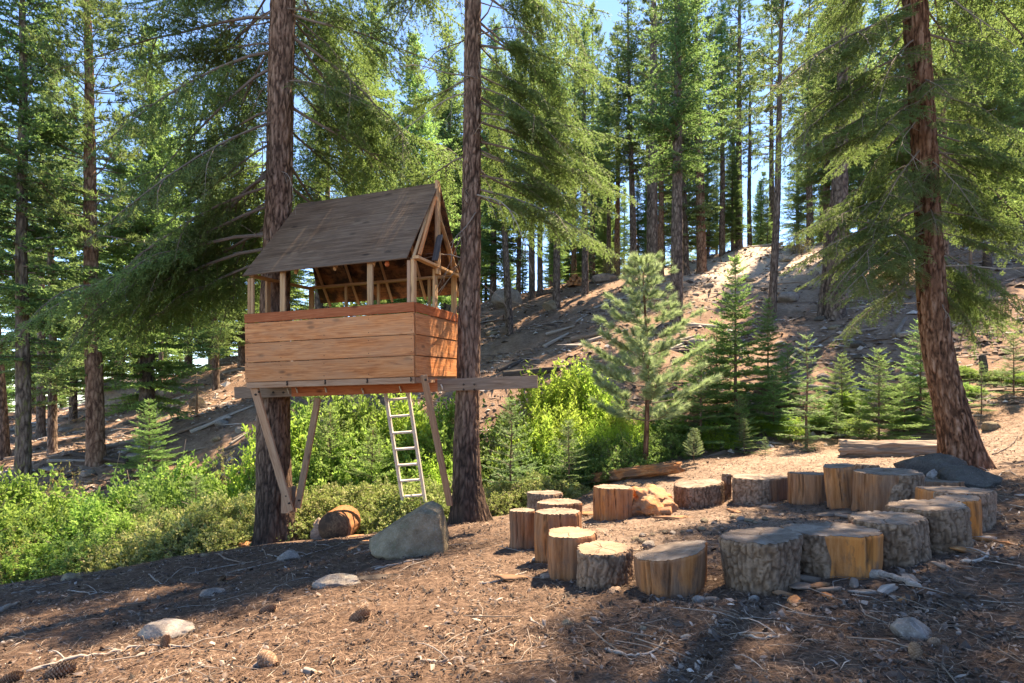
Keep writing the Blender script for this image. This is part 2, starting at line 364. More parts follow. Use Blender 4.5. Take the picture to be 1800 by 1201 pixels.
M['ground'] = _ground()

# ------------------------------------------------------------------ terrain
def pix(px, py, Y): return np.array([(px - 900) / F * Y, Y, (HZ - py) / F * Y])
_anch = []
for X in np.arange(-9, 10, 2.0):
    for Y in (-5, -2, 0.5, 2.5, 4.5, 6.5, 8.0):
        if X < -5 and Y > 7.9: continue
        _anch.append((X, Y, -1.1 + .113 * X - .096 * Y))
_anch += [(-3.75, 9.0, -2.42), (-.65, 8.3, -1.97), (-9, 8.1, -2.95)]
_anch += [(-9, 11, -4.1), (-6, 10.6, -3.5), (-3.5, 11.5, -3.3), (-1, 11.5, -2.75), (1.2, 12.5, -2.3), (-12, 12, -4.3), (-15, 12, -4.6), (-6, 13.5, -3.4), (-1.5, 14, -2.4)]
for px, py, Y in [(1130, 815, 11), (1200, 802, 11.5), (1400, 792, 11), (1565, 802, 9.5), (1690, 825, 8), (1800, 755, 10), (1300, 795, 12), (1500, 780, 11.5), (1650, 780, 11),
        (40, 832, 15), (170, 818, 16), (265, 775, 17.5), (95, 806, 19), (15, 800, 20), (200, 722, 27), (360, 705, 24), (330, 655, 32), (430, 722, 19), (430, 664, 25), (430, 628, 32), (0, 745, 34), (-300, 830, 20), (-300, 760, 34),
        (600, 690, 20), (600, 640, 27), (750, 655, 20), (700, 600, 32),
        (870, 640, 21), (900, 585, 25), (865, 530, 33), (980, 545, 27), (930, 700, 16.5), (1025, 522, 29), (1060, 492, 33),
        (1190, 560, 21), (1150, 492, 28), (1235, 483, 29), (1205, 466, 33), (1160, 640, 17), (1230, 705, 14.5),
        (1300, 441, 32), (1355, 560, 20.5), (1450, 432, 31), (1470, 556, 19.5), (1520, 482, 24), (1400, 650, 16), (1400, 722, 13.5),
        (1700, 408, 30), (1740, 472, 22), (1800, 400, 30), (1800, 560, 17), (1650, 600, 15.5), (1720, 645, 14), (1800, 690, 12), (2100, 420, 24), (2100, 620, 13), (2400, 520, 14)]:
    _anch.append(tuple(pix(px, py, Y)))
for X, Y, z in [(-40, 60, -5), (-10, 60, 0), (15, 60, 3.5), (45, 60, 7), (-40, 110, -7), (0, 110, -3), (60, 110, 4), (-40, 20, -8), (-30, -20, -5), (0, -20, .2), (30, -20, 4), (40, 10, 6), (50, 35, 11)]:
    _anch.append((X, Y, z))
_A = np.array(_anch)
def _phi(r2): return np.where(r2 > 0, .5 * r2 * np.log(np.maximum(r2, 1e-12)), 0)
_n = len(_A); _K = _phi(((_A[:, None, :2] - _A[None, :, :2]) ** 2).sum(-1)) + np.eye(_n) * 1.2
_P = np.c_[np.ones(_n), _A[:, :2]]
_sol = np.linalg.solve(np.block([[_K, _P], [_P.T, np.zeros((3, 3))]]), np.r_[_A[:, 2], 0, 0, 0])
def gz(x, y):
    x = np.atleast_1d(np.asarray(x, float)); y = np.atleast_1d(np.asarray(y, float)); xs, ys = x.ravel(), y.ravel()
    o = np.empty(len(xs))
    for i in range(0, len(xs), 20000):
        a, b = xs[i:i + 20000], ys[i:i + 20000]
        r2 = (a[:, None] - _A[None, :, 0]) ** 2 + (b[:, None] - _A[None, :, 1]) ** 2
        o[i:i + 20000] = _phi(r2) @ _sol[:_n] + _sol[_n] + _sol[_n + 1] * a + _sol[_n + 2] * b
    far = ss(10, 16, ys)
    o += .035 * pn(xs * 1.1, ys * 1.1, 0) + .012 * pn(xs * 5, ys * 5, 3) + far * (.22 * pn(xs * .45, ys * .45, 8) + .09 * pn(xs * 1.7, ys * 1.7, 5))
    return o.reshape(x.shape)
def g1(x, y): return float(gz(x, y)[0])
_Yr = 1.2 * (90 / 1.2) ** np.linspace(0, 1, 1600)
def hit(px, py):
    X = (px - 900) / F * _Yr; Z = (HZ - py) / F * _Yr; d = Z - gz(X, _Yr)
    k = np.argmax(d < 0) if (d < 0).any() else len(_Yr) - 1
    t = d[k - 1] / (d[k - 1] - d[k]) if k > 0 and d[k] != d[k - 1] else 0
    Y = _Yr[k - 1] + (_Yr[k] - _Yr[k - 1]) * t
    x = (px - 900) / F * Y
    return np.array([x, Y, g1(x, Y)])
def on(px, Y):
    x = (px - 900) / F * Y; return np.array([x, Y, g1(x, Y)])

def build_ground():
    def axis(lo, hi, c, n, k):
        t = np.linspace(-1, 1, n); s = np.sinh(k * t) / np.sinh(k)
        return np.where(s < 0, c + s * (c - lo), c + s * (hi - c))
    xs = axis(-130, 150, 0, 380, 4.7)
    ys = axis(-60, 220, 4, 390, 4.5)
    X, Y = np.meshgrid(xs, ys); Z = gz(X, Y)
    near = np.exp(-((Y - 4) / 6) ** 2)
    Z += near * (.010 * pn(X * 14, Y * 14, 1) + .006 * pn(X * 33, Y * 33, 2))
    Z += ss(11, 16, Y) * .03 * np.abs(pn(X * 4, Y * 4, 7))
    n, m = X.shape; V = np.stack([X, Y, Z], -1).reshape(-1, 3)
    r, c = np.meshgrid(np.arange(n - 1), np.arange(m - 1), indexing='ij'); a = (r * m + c).ravel()
    F4 = np.stack([a, a + 1, a + m + 1, a + m], 1)
    slope = ss(9, 14, Y + .12 * X) * (1 - .25 * (pn(X * .3, Y * .3, 4) > .2))
    rp = on(1330, 29)
    sand = np.exp(-(((X - rp[0]) / 5.0) ** 2 + ((Y - rp[1]) / 5) ** 2)) * 1.3 + .4 * np.exp(-(((X - 6) / 6) ** 2 + ((Y - 9.5) / 2.0) ** 2))
    sand += .35 * np.exp(-(((X - 2.2) / 1.6) ** 2 + ((Y - 5.6) / 1.6) ** 2))
    sand = np.clip(sand + .25 * pn(X * .8, Y * .8, 2) * (sand > .1), 0, 1)
    link('ground', mesh('ground', V, F4, mats=[M['ground']], attr={'slope': slope, 'sand': sand}), kind='structure')
build_ground()

# ------------------------------------------------------------------ generic solids
def box_mesh(name, L, w, t, mat, bev=.006, warp=0.0):
    nx = 9 if warp else 3
    xs = np.linspace(-L / 2, L / 2, nx); b = min(bev, w * .2, t * .2)
    prof = [(-w / 2 + b, -t / 2), (w / 2 - b, -t / 2), (w / 2, -t / 2 + b), (w / 2, t / 2 - b), (w / 2 - b, t / 2), (-w / 2 + b, t / 2), (-w / 2, t / 2 - b), (-w / 2, -t / 2 + b)]
    V = []; k = RN.random() * 10
    for x in xs:
        dy = warp * math.sin(x * 1.7 + k); dz = warp * .6 * math.sin(x * 2.3 + k * 2)
        V += [(x, y + dy, z + dz) for y, z in prof]
    V = np.array(V); r, c = np.meshgrid(np.arange(nx - 1), np.arange(8), indexing='ij'); r, c = r.ravel(), c.ravel(); c2 = (c + 1) % 8
    F4 = np.stack([r * 8 + c, r * 8 + c2, (r + 1) * 8 + c2, (r + 1) * 8 + c], 1)
    e = (nx - 1) * 8
    F4 = np.concatenate([F4, [[3, 2, 1, 0], [7, 4, 3, 0], [7, 6, 5, 4], [e, e + 1, e + 2, e + 3], [e, e + 3, e + 4, e + 7], [e + 4, e + 5, e + 6, e + 7]]])
    return mesh(name, V, F4, mats=[mat], smooth=False)
def plank(name, p0, p1, w, t, mat, parent, face=(0, -1, 0), warp=0.0, label=None, roll=0.0):
    """bar from p0 to p1; its wide side (w) lies across 'face', its thickness t along it"""
    p0, p1 = Vector(p0), Vector(p1); d = (p1 - p0); L = d.length; x = d.normalized(); f = Vector(face)
    y = f.cross(x)
    if y.length < 1e-3: y = Vector((0, 0, 1)).cross(x)
    y.normalize(); z = x.cross(y)
    m = Matrix((x, y, z)).transposed().to_4x4() @ Matrix.Rotation(roll, 4, 'X')
    o = link(name, box_mesh(name, L, w, t, mat, warp=warp), parent, label=label)
    base = parent.location if parent else Vector((0, 0, 0))
    m.translation = (p0 + p1) / 2 - base
    o.matrix_local = m
    return o

_ico = {}
def ico(sub):
    if sub in _ico: return _ico[sub]
    import bmesh
    bm = bmesh.new(); bmesh.ops.create_icosphere(bm, subdivisions=sub, radius=1)
    V = np.array([v.co[:] for v in bm.verts]); Fc = np.array([[v.index for v in f.verts] for f in bm.faces]); bm.free()
    _ico[sub] = (V, Fc); return _ico[sub]
def rock_me(seed, size, mat, sub=4, rough=.16, cuts=7, planes=None):
    V, Fc = ico(sub); V = V.copy(); r = np.random.RandomState(seed)
    V *= (1 + rough * fbm(V[:, 0] * 1.3 + seed, V[:, 1] * 1.3, V[:, 2] * 1.3, 4))[:, None]
    pl = list(planes or [])
    for _ in range(cuts):
        d = r.normal(size=3); d /= np.linalg.norm(d); pl.append((*d, r.uniform(.62, .85)))
    for a, b, c, k in pl:
        d = np.array([a, b, c], float); d /= np.linalg.norm(d); ex = V @ d - k
        V -= np.where(ex > 0, ex * .93, 0)[:, None] * d
    V *= (1 + .02 * fbm(V[:, 0] * 9, V[:, 1] * 9 + seed, V[:, 2] * 9, 2))[:, None]
    return mesh('rock', V * np.asarray(size), None, Fc, [mat])

# ------------------------------------------------------------------ trunks
def trunk_mesh(name, P, rad, mat, n=96, rows=500, amp=.02, fu=15, fv=6, flare=0.0, seed=0, extra=None, mats=None):
    P = spline(P, rows); rad = np.interp(np.linspace(0, 1, rows), np.linspace(0, 1, len(rad)), rad)
    th = np.linspace(0, 2 * np.pi, n, endpoint=False); TH, I = np.meshgrid(th, np.arange(rows))
    z = P[:, 2][I]; r = rad[I]
    cx, cy = np.cos(TH), np.sin(TH); hb = z - P[0, 2]
    base = np.exp(-hb / .28)
    r = r * (1 + .05 * pn(cx * 1.2 + seed, cy * 1.2, z * .4)) + flare * base * (.55 + .6 * np.maximum(0, np.sin(TH * 4 + seed + .7 * np.sin(TH * 2))) + .5 * pn(cx * 2, cy * 2, seed))
    u, v = cx * r * 1, cy * r * 1
    h = barkh(u, v, z, seed, fu, fv)
    fine = pn(u * 40, v * 40, z * 22)
    r2 = r + amp * (h - .6) + amp * .18 * fine
    V = np.stack([P[:, 0][I] + cx * r2, P[:, 1][I] + cy * r2, z], -1).reshape(-1, 3)
    rr, c = np.meshgrid(np.arange(rows - 1), np.arange(n), indexing='ij'); rr, c = rr.ravel(), c.ravel(); c2 = (c + 1) % n
    F4 = np.stack([rr * n + c, rr * n + c2, (rr + 1) * n + c2, (rr + 1) * n + c], 1)
    hh = h.ravel(); F3 = None
    if extra is not None:
        eV, e4, e3 = extra; F4 = np.concatenate([F4, e4 + len(V)]); F3 = e3 + len(V); hh = np.concatenate([hh, np.full(len(eV), .5)]); V = np.concatenate([V, eV])
    return mesh(name, V, F4, F3, mats=[mat], attr={'h': hh})

# ------------------------------------------------------------------ foliage
def norm(a): return a / (np.linalg.norm(a, axis=-1, keepdims=True) + 1e-9)
def needles(st, dr, ln, up, per_m, nl, nw, r, spread=.9, fwd=.55, jit=.35, upw=.1):
    """single-triangle needles along twigs; returns V, F3, rnd"""
    K = np.maximum(2, (ln * per_m).astype(int)); idx = np.repeat(np.arange(len(ln)), K)
    t = r.rand(len(idx)); s, d, u = st[idx], dr[idx], up[idx]
    side = norm(np.cross(d, u)) * np.where(r.rand(len(idx)) < .5, 1, -1)[:, None]
    nd = norm(d * fwd + side * spread * (.6 + .4 * r.rand(len(idx)))[:, None] + u * (upw + jit * r.normal(size=len(idx)))[:, None] + jit * .5 * r.normal(size=(len(idx), 3)))
    b = s + d * (t * ln[idx])[:, None]; l = nl * (.7 + .5 * r.rand(len(idx))) * (1 - .35 * t)
    wv = norm(np.cross(nd, u + .5 * r.normal(size=(len(idx), 3)))) * nw / 2
    V = np.stack([b - wv, b + wv, b + nd * l[:, None]], 1).reshape(-1, 3)
    F3 = np.arange(len(V)).reshape(-1, 3)
    rnd = np.clip(.5 + .18 * r.normal(size=len(ln))[idx] + .12 * r.normal(size=len(idx)) + .25 * (t - .5), 0, 1)
    return V, F3, np.repeat(rnd, 3)
def stems(st, dr, ln, w, r):
    up = np.broadcast_to(np.array([0, 0, 1.0]), st.shape); sd_ = norm(np.cross(dr, up)); w = np.asarray(w) * np.ones(len(ln))
    e = st + dr * ln[:, None]; s2 = norm(np.cross(dr, sd_))
    V = np.stack([st - sd_ * w[:, None], st + sd_ * w[:, None], st + s2 * w[:, None] * 1.5, e], 1).reshape(-1, 3)
    k = np.arange(len(ln))[:, None] * 4
    F3 = np.concatenate([k + np.array([0, 1, 3]), k + np.array([1, 2, 3]), k + np.array([2, 0, 3])])
    return V, F3
class Foliage:
    def __init__(s, seed): s.r = np.random.RandomState(seed); s.st, s.dr, s.ln, s.up = [], [], [], []; s.wood = []; s.ws = [[], [], [], []]
    def twig(s, st, dr, ln, up): s.st.append(st); s.dr.append(dr); s.ln.append(ln); s.up.append(up)
    def stem(s, st, dr, ln, w): s.ws[0].append(st); s.ws[1].append(dr); s.ws[2].append(ln); s.ws[3].append(w * np.ones(len(ln)))
    def branch(s, o, az, L, pitch, droop, spacing, latk=.42, latmax=.8, ter=0, r0=.012, start=.12, tipup=0.0, ang=50, ndens=1.0, hang=.1, tube_n=5):
        r = s.r; a = np.array([math.cos(az), math.sin(az), 0]); sd_ = np.array([-a[1], a[0], 0])
        q = np.linspace(0, 1, 8); hor = q * L * math.cos(pitch); bend = .06 * L * pn(q * 2, az * 3, L)
        z = q * L * math.sin(pitch) - droop * L * q ** 2 + tipup * L * q ** 4
        A = o + a * hor[:, None] + sd_ * bend[:, None] + np.array([0, 0, 1]) * z[:, None]
        s.wood.append(tube(A, r0 * (1 - .85 * q), tube_n, False))
        m = max(4, int(L * (1 - start) / spacing)); t = start + (1 - start) * (np.arange(m) + r.rand(m) * .6) / m
        t = np.clip(np.repeat(t, 2), 0, .995); sgn = np.tile([1, -1], m)
        p = np.stack([np.interp(t, q, A[:, k]) for k in range(3)], 1); T = np.gradient(A, axis=0); T = norm(np.stack([np.interp(t, q, T[:, k]) for k in range(3)], 1))
        up = norm(np.array([0, 0, 1.0]) - T * T[:, 2:3]); lat = np.cross(up, T)
        an = np.radians(ang + 10 * r.normal(size=len(t)))
        D = norm(T * np.cos(an)[:, None] + lat * (sgn * np.sin(an))[:, None] + np.array([0, 0, 1.0]) * (-hang + .09 * r.normal(size=len(t)))[:, None])
        l = np.minimum(latk * L * (1 - t) * np.minimum(1, (t - start * .5) / .12) + .05 * L ** .5, latmax) * (.75 + .4 * r.rand(len(t)))
        l = np.maximum(l, .03)
        s.stem(p, D, l, .0035); s.twig(p, D, l, up)
        tt = np.linspace(.8 if ter else .4, 1, 3)[:-1]; s.twig(np.array([A[-2], A[-1] - (A[-1] - A[-2]) * .02]), norm(np.array([A[-1] - A[-2]] * 2)), np.array([np.linalg.norm(A[-1] - A[-2]), .06]), np.array([[0, 0, 1.0]] * 2))
        if ter:
            K = np.maximum(1, (l / ter).astype(int)); idx = np.repeat(np.arange(len(l)), K * 2)
            t2 = .12 + .88 * r.rand(len(idx)); sg = np.where(np.arange(len(idx)) % 2 == 0, 1, -1)
            p2 = p[idx] + D[idx] * (l[idx] * t2)[:, None]; la2 = norm(np.cross(up[idx], D[idx])); an = np.radians(45 + 9 * r.normal(size=len(idx)))
            D2 = norm(D[idx] * np.cos(an)[:, None] + la2 * (sg * np.sin(an))[:, None] + up[idx] * (-.12 - hang + .12 * r.normal(size=len(idx)))[:, None])
            l2 = np.minimum(.36 * l[idx] * (1 - t2) + .035, .26) * (.7 + .6 * r.rand(len(idx)))
            s.twig(p2, D2, l2, up[idx])
        return A
    def build(s, name, mats, per_m, nl, nw, **kw):
        st, dr, ln, up = (np.concatenate(x) for x in (s.st, s.dr, s.ln, s.up))
        nV, nF, rnd = needles(st, dr, ln, up, per_m, nl, nw, s.r, **kw)
        sV, sF = stems(*(np.concatenate(x) for x in s.ws), s.r)
        wV, w4, w3 = join(s.wood)
        V = np.concatenate([nV, sV, wV]); F3 = np.concatenate([nF, sF + len(nV)]); F4 = w4 + len(nV) + len(sV)
        at = np.concatenate([rnd, np.full(len(sV), .4), np.full(len(wV), .5)])
        return mesh(name, V, F4, F3, mats=mats, m4=1, m3=np.r_[np.zeros(len(nF)), np.ones(len(sF))], smooth=False, attr={'rnd': at})

# near boughs: drooping flat sprays about 3 m long, pointing along +X
def bough_me(seed, L, droop, mat, dens=1.0, per_m=105, hang=.22):
    f = Foliage(seed); r = f.r
    A = f.branch(np.zeros(3), 0, L, .05, droop, .10 / dens, latk=.36, latmax=.9, ter=.085 / dens, r0=.021, start=.22, tipup=.04, hang=hang, tube_n=6)
    for k in range(4):       # side limbs
        i = 1 + k; q = A[i] + (A[min(i + 1, 7)] - A[i]) * r.rand()
        f.branch(q, (1 if k % 2 else -1) * r.uniform(.5, .95), L * r.uniform(.28, .45) * (1 - k * .1), -.05, droop * 1.5, .09 / dens, latk=.42, latmax=.45, ter=.085 / dens, r0=.009, start=.08, hang=hang)
    return f.build('bough', [mat, M['twig']], per_m, .036, .012, jit=.35)
BOUGH = [bough_me(100 + i, 3.0, d, M['needle_near'], hang=h) for i, (d, h) in enumerate([(.18, .2), (.30, .3), (.42, .4), (.25, .25), (.35, .45)])]
BOUGH_SPARSE = [bough_me(120 + i, 3.0, d, M['needle_near'], .6, 110, .35) for i, d in enumerate([.2, .35])]

def dead_branch_me(seed, L, droop, sub=5):
    r = np.random.RandomState(seed); parts = []
    q = np.linspace(0, 1, 9)
    A = np.stack([q * L, .12 * L * np.sin(q * 3 + seed), -droop * L * q ** 2 + .05 * L * np.sin(q * 7 + seed)], 1)
    parts.append(tube(A, .014 * (1 - .8 * q), 6))
    for k in range(sub):
        t = r.uniform(.25, .95); p = np.array([np.interp(t, q, A[:, j]) for j in range(3)])
        d = np.array([r.uniform(.3, 1), r.uniform(-1, 1), r.uniform(-1, .2)]); d /= np.linalg.norm(d); l = r.uniform(.15, .5) * L * .6
        qq = np.linspace(0, 1, 5)[:, None]
        parts.append(tube(p + d * l * qq + np.array([0, 0, -.25 * l]) * qq ** 2, .006 * (1 - .7 * qq[:, 0]), 4))
    V, F4, F3 = join(parts)
    return mesh('dead_branch', V, F4, F3, mats=[M['twig']], attr={'rnd': np.full(len(V), r.uniform(.3, 1))})
DEAD = [dead_branch_me(i, 1.4, d) for i, d in enumerate([.1, .35, .6, .9, .3])]

def near_tree(name, label, Y, path, zt, mat, flare, boughs, deads, seed, top_r=.1, lean=0.0, amp=.022):
    """path: (px, py, width px) up the trunk, all at distance Y"""
    P = [pix(px, py, Y) for px, py, w in path]; rad = [w * .87 * Y / 2000 for _, _, w in path]
    base = Vector(P[0]); base.z = g1(P[0][0], P[0][1])
    P[0][2] = base.z - .12
    last = P[-1].copy(); dx = (P[-1][0] - P[-2][0]) / (P[-1][2] - P[-2][2]) * .5
    for k in range(1, 5):
        z = last[2] + (zt - last[2]) * k / 4; P.append(np.array([last[0] + dx * (z - last[2]) + .06 * k, last[1], z])); rad.append(rad[-1] * .86 if k < 4 else top_r)
    zs = [p[2] for p in P]; rows = int((P[-1][2] - P[0][2]) / .036)
    zq = np.linspace(zs[0], zs[-1], 60); Pq = np.stack([np.interp(zq, zs, [p[k] for p in P]) for k in range(3)], 1); rq = np.interp(zq, zs, rad)
    for _ in range(3): Pq[1:-1, :2] = (Pq[:-2, :2] + Pq[2:, :2] + 2 * Pq[1:-1, :2]) / 4
    t = thing(name, label, 'tree', base)
    loc = Pq - np.array(base)
    link('trunk', trunk_mesh('trunk', loc, rq, mat, n=110, rows=rows, amp=amp, flare=flare, seed=seed), t)
    r = random.Random(seed)
    for (z, az, L, pitch, kind) in boughs:
        pitch *= r.uniform(.45, 1.15); az += r.uniform(-14, 14)
        if z < 5.8 and r.random() < .2: continue
        L *= r.uniform(.7, 1.12)
        x = np.interp(z, zq, Pq[:, 0]); y = np.interp(z, zq, Pq[:, 1])
        me = (BOUGH_SPARSE if kind == 's' else BOUGH)[r.randrange(2 if kind == 's' else 5)]
        s = L / 3.0
        o = link('bough', me, t, (x - base.x, y - base.y, z - base.z), (r.uniform(-.35, .35), math.radians(pitch), math.radians(az)), scale=(s, s * r.uniform(.85, 1.2), s))
    for k in range(deads[0]):
        z = r.uniform(deads[1], deads[2]); az = r.uniform(0, 360); x = np.interp(z, zq, Pq[:, 0]); y = np.interp(z, zq, Pq[:, 1])
        link('dead_branch', DEAD[r.randrange(5)], t, (x - base.x, y - base.y, z - base.z), (r.uniform(-1, 1), math.radians(r.uniform(-25, 35)), math.radians(az)), scale=r.uniform(.5, 1.1))
    return t

rb = random.Random(5)
# left tree: az 0 = +X (right), 90 = away, 180 = left, 270 = towards the camera; pitch>0 points down
bl = []
for z, az, L, p in [(3.2, 200, 3.6, 40), (3.5, 175, 3.9, 36), (3.0, 160, 3.4, 36), (3.9, 190, 3.8, 34), (4.2, 215, 3.3, 40), (4.4, 165, 3.7, 28), (3.6, 140, 3.5, 32), (4.0, 120, 3.4, 24), (3.8, 90, 3.5, 25), (4.2, 60, 3.7, 22), (3.9, 35, 3.9, 22), (4.5, 20, 4.0, 26), (4.9, 5, 3.9, 24),
                    (4.8, 340, 2.9, 20), (5.2, 40, 3.8, 28), (5.0, 70, 3.4, 22), (5.1, 185, 3.6, 36), (5.3, 205, 3.3, 38), (5.5, 155, 3.6, 30), (2.7, 185, 3.2, 34), (3.3, 120, 3.4, 36), (2.7, 148, 3.2, 32), (5.6, 15, 3.8, 30), (5.9, 355, 3.4, 30), (6.0, 50, 3.5, 30), (3.3, 65, 3.6, 24), (3.1, 45, 3.6, 26)]:
    bl.append((z, az, L, p, 'd'))
for z, az, L, p in [(2.4, 190, 4.1, 16), (2.2, 172, 4.2, 14), (2.6, 205, 3.8, 22), (2.9, 180, 4.3, 22), (2.5, 158, 4.0, 18), (3.4, 195, 4.2, 30), (3.8, 178, 4.3, 30), (2.0, 182, 3.4, 14), (3.2, 210, 3.6, 30)]:
    bl.append((z, az, L, p, 'd'))
for k in range(22):
    z = 5.8 + k * .19 + rb.uniform(-.1, .1); az = rb.uniform(0, 360)
    if 225 < az < 330: az = rb.choice([rb.uniform(0, 60), rb.uniform(140, 220)])
    bl.append((z, az, rb.uniform(2.9, 3.8), rb.uniform(20, 42), 'd'))
for k in range(42):
    z = 10 + k * .2; bl.append((z, k * 137.5 % 360, 3.3 * (1 - (z - 8) / 14) + .4, rb.uniform(5, 30), 's' if k % 2 else 'd'))
for z, az, L, p in [(4.6, 175, 3.6, 12), (5.4, 190, 3.3, 10), (6.3, 180, 3.4, 14), (5.0, 160, 3.8, 12), (6.0, 165, 3.6, 18), (5.8, 200, 3.0, 14), (6.6, 195, 3.0, 18)]: bl.append((z, az, L, p, 'd'))
left_tree = near_tree('fir_tree', 'large brown-barked fir trunk holding up the left end of the tree house', 8.95,
    [(491, 958, 82), (486, 900, 74), (481, 850, 68), (480, 690, 62), (485, 480, 55), (489, 400, 52), (493, 200, 50), (497, 0, 48)], 18, M['bark_near'], .16, bl, (22, 1.6, 7.0), 3)
bm_ = []
for z, az, L, p in [(2.6, 20, 2.3, 12), (2.9, 350, 2.2, 18), (3.2, 35, 2.5, 16), (3.6, 10, 2.4, 22), (4.0, 335, 2.2, 22), (4.3, 25, 2.5, 20), (4.7, 0, 2.4, 26), (5.1, 45, 2.4, 24), (5.4, 15, 2.5, 28), (3.4, 160, 2.0, 20), (4.5, 150, 2.1, 22), (5.5, 175, 2.2, 24), (5.8, 340, 2.4, 30), (6.2, 20, 2.5, 30), (6.5, 190, 2.3, 30), (3.0, 60, 2.4, 18), (3.9, 70, 2.3, 20), (4.9, 85, 2.2, 22)]:
    bm_.append((z, az, L, p, 's' if rb.random() < .1 else 'd'))
for z, az, L, p in [(3.1, 5, 2.5, 14), (3.5, 350, 2.3, 20), (3.9, 20, 2.6, 20), (4.2, 355, 2.5, 24), (4.6, 15, 2.6, 26), (5.0, 345, 2.5, 28), (5.3, 5, 2.7, 30), (5.7, 25, 2.6, 30), (2.8, 10, 2.0, 10), (4.4, 320, 1.8, 28), (5.9, 355, 2.6, 34)]:
    bm_.append((z, az, L, p, 'd'))
for k in range(46):
    z = 6.6 + k * .22; bm_.append((z, k * 137.5 % 360, 2.5 * (1 - (z - 6) / 14) + .4, rb.uniform(8, 34), 's' if k % 3 else 'd'))
mid_tree = near_tree('fir_tree', 'slimmer dark fir trunk right of the tree house, crossed by the beam end', 8.3,
    [(829, 918, 70), (821, 860, 57), (818, 800, 54), (821, 740, 49), (823, 690, 47), (825, 540, 44), (829, 370, 38), (830, 200, 35), (831, 0, 33)], 17, M['bark_mid'], .15, bm_, (26, 1.5, 7.0), 8)
br = []
for z, az, L, p in [(2.0, 190, 2.2, 26), (2.3, 165, 2.4, 24), (1.8, 215, 1.7, 30), (2.2, 340, 1.9, 28), (1.9, 20, 2.0, 28), (2.6, 200, 2.1, 24), (2.7, 0, 2.0, 26), (3.0, 175, 2.5, 20), (3.2, 150, 2.2, 22), (3.3, 330, 2.0, 24), (3.5, 15, 2.2, 24), (3.8, 185, 2.6, 22), (4.0, 210, 2.2, 26), (4.2, 350, 2.2, 26), (4.4, 160, 2.6, 22), (4.7, 190, 2.7, 22), (4.8, 30, 2.3, 26), (5.0, 340, 2.3, 28), (5.2, 175, 2.8, 24), (5.4, 205, 2.5, 28), (5.6, 10, 2.4, 30), (5.9, 165, 2.8, 28), (6.1, 190, 2.8, 30), (2.4, 120, 2.0, 20), (3.1, 60, 2.0, 20), (4.1, 100, 2.1, 20), (5.0, 80, 2.2, 24), (2.5, 235, 1.3, 30), (2.9, 290, 1.4, 34), (1.6, 170, 1.9, 30), (1.5, 10, 1.9, 30)]:
    br.append((z, az, L, p, 's' if rb.random() < .1 else 'd'))
for z, az, L, p in [(2.2, 205, 2.1, 34), (2.5, 180, 2.4, 30), (2.8, 195, 2.5, 30), (1.9, 195, 1.7, 36), (3.0, 215, 2.0, 34), (2.0, 350, 1.8, 36), (2.5, 335, 2.1, 34), (2.9, 10, 2.2, 34), (3.3, 355, 2.3, 30), (3.6, 320, 1.9, 30), (2.3, 270, 1.2, 40), (3.2, 255, 1.4, 36), (3.7, 280, 1.4, 36), (4.3, 250, 1.6, 36), (1.6, 200, 1.9, 40), (1.9, 175, 2.1, 40), (2.3, 215, 2.2, 42), (2.7, 170, 2.3, 40), (1.5, 335, 1.6, 42), (2.1, 20, 2.0, 42), (2.6, 345, 2.1, 42), (3.4, 200, 2.5, 42), (3.8, 175, 2.5, 44), (3.5, 10, 2.3, 42), (4.4, 345, 2.3, 40), (4.1, 195, 2.6, 30), (4.6, 200, 2.8, 32), (4.9, 215, 2.4, 36), (5.2, 195, 2.9, 34), (1.7, 5, 1.6, 34)]:
    br.append((z, az, L, p, 'd'))
for k in range(64):  # upper crown out of view, kept dense to shade the right foreground
    z = 6.3 + k * .14
    if 92 < k * 137.5 % 360 < 195: continue  # unseen boughs left out on this side so sun reaches the ring
    br.append((z, k * 137.5 % 360, 3.1 * (1 - (z - 6) / 14) + .4, rb.uniform(8, 30), 'd'))
right_tree = near_tree('fir_tree', 'leaning red-barked fir beside the dark boulders at the right end of the stump ring', 8.0,
    [(1700, 830, 80), (1688, 780, 66), (1668, 700, 58), (1650, 641, 55), (1638, 537, 51), (1632, 392, 45), (1615, 112, 43), (1607, 0, 41)], 16, M['bark_red'], .15, br, (22, 1.2, 6.5), 12, amp=.028)

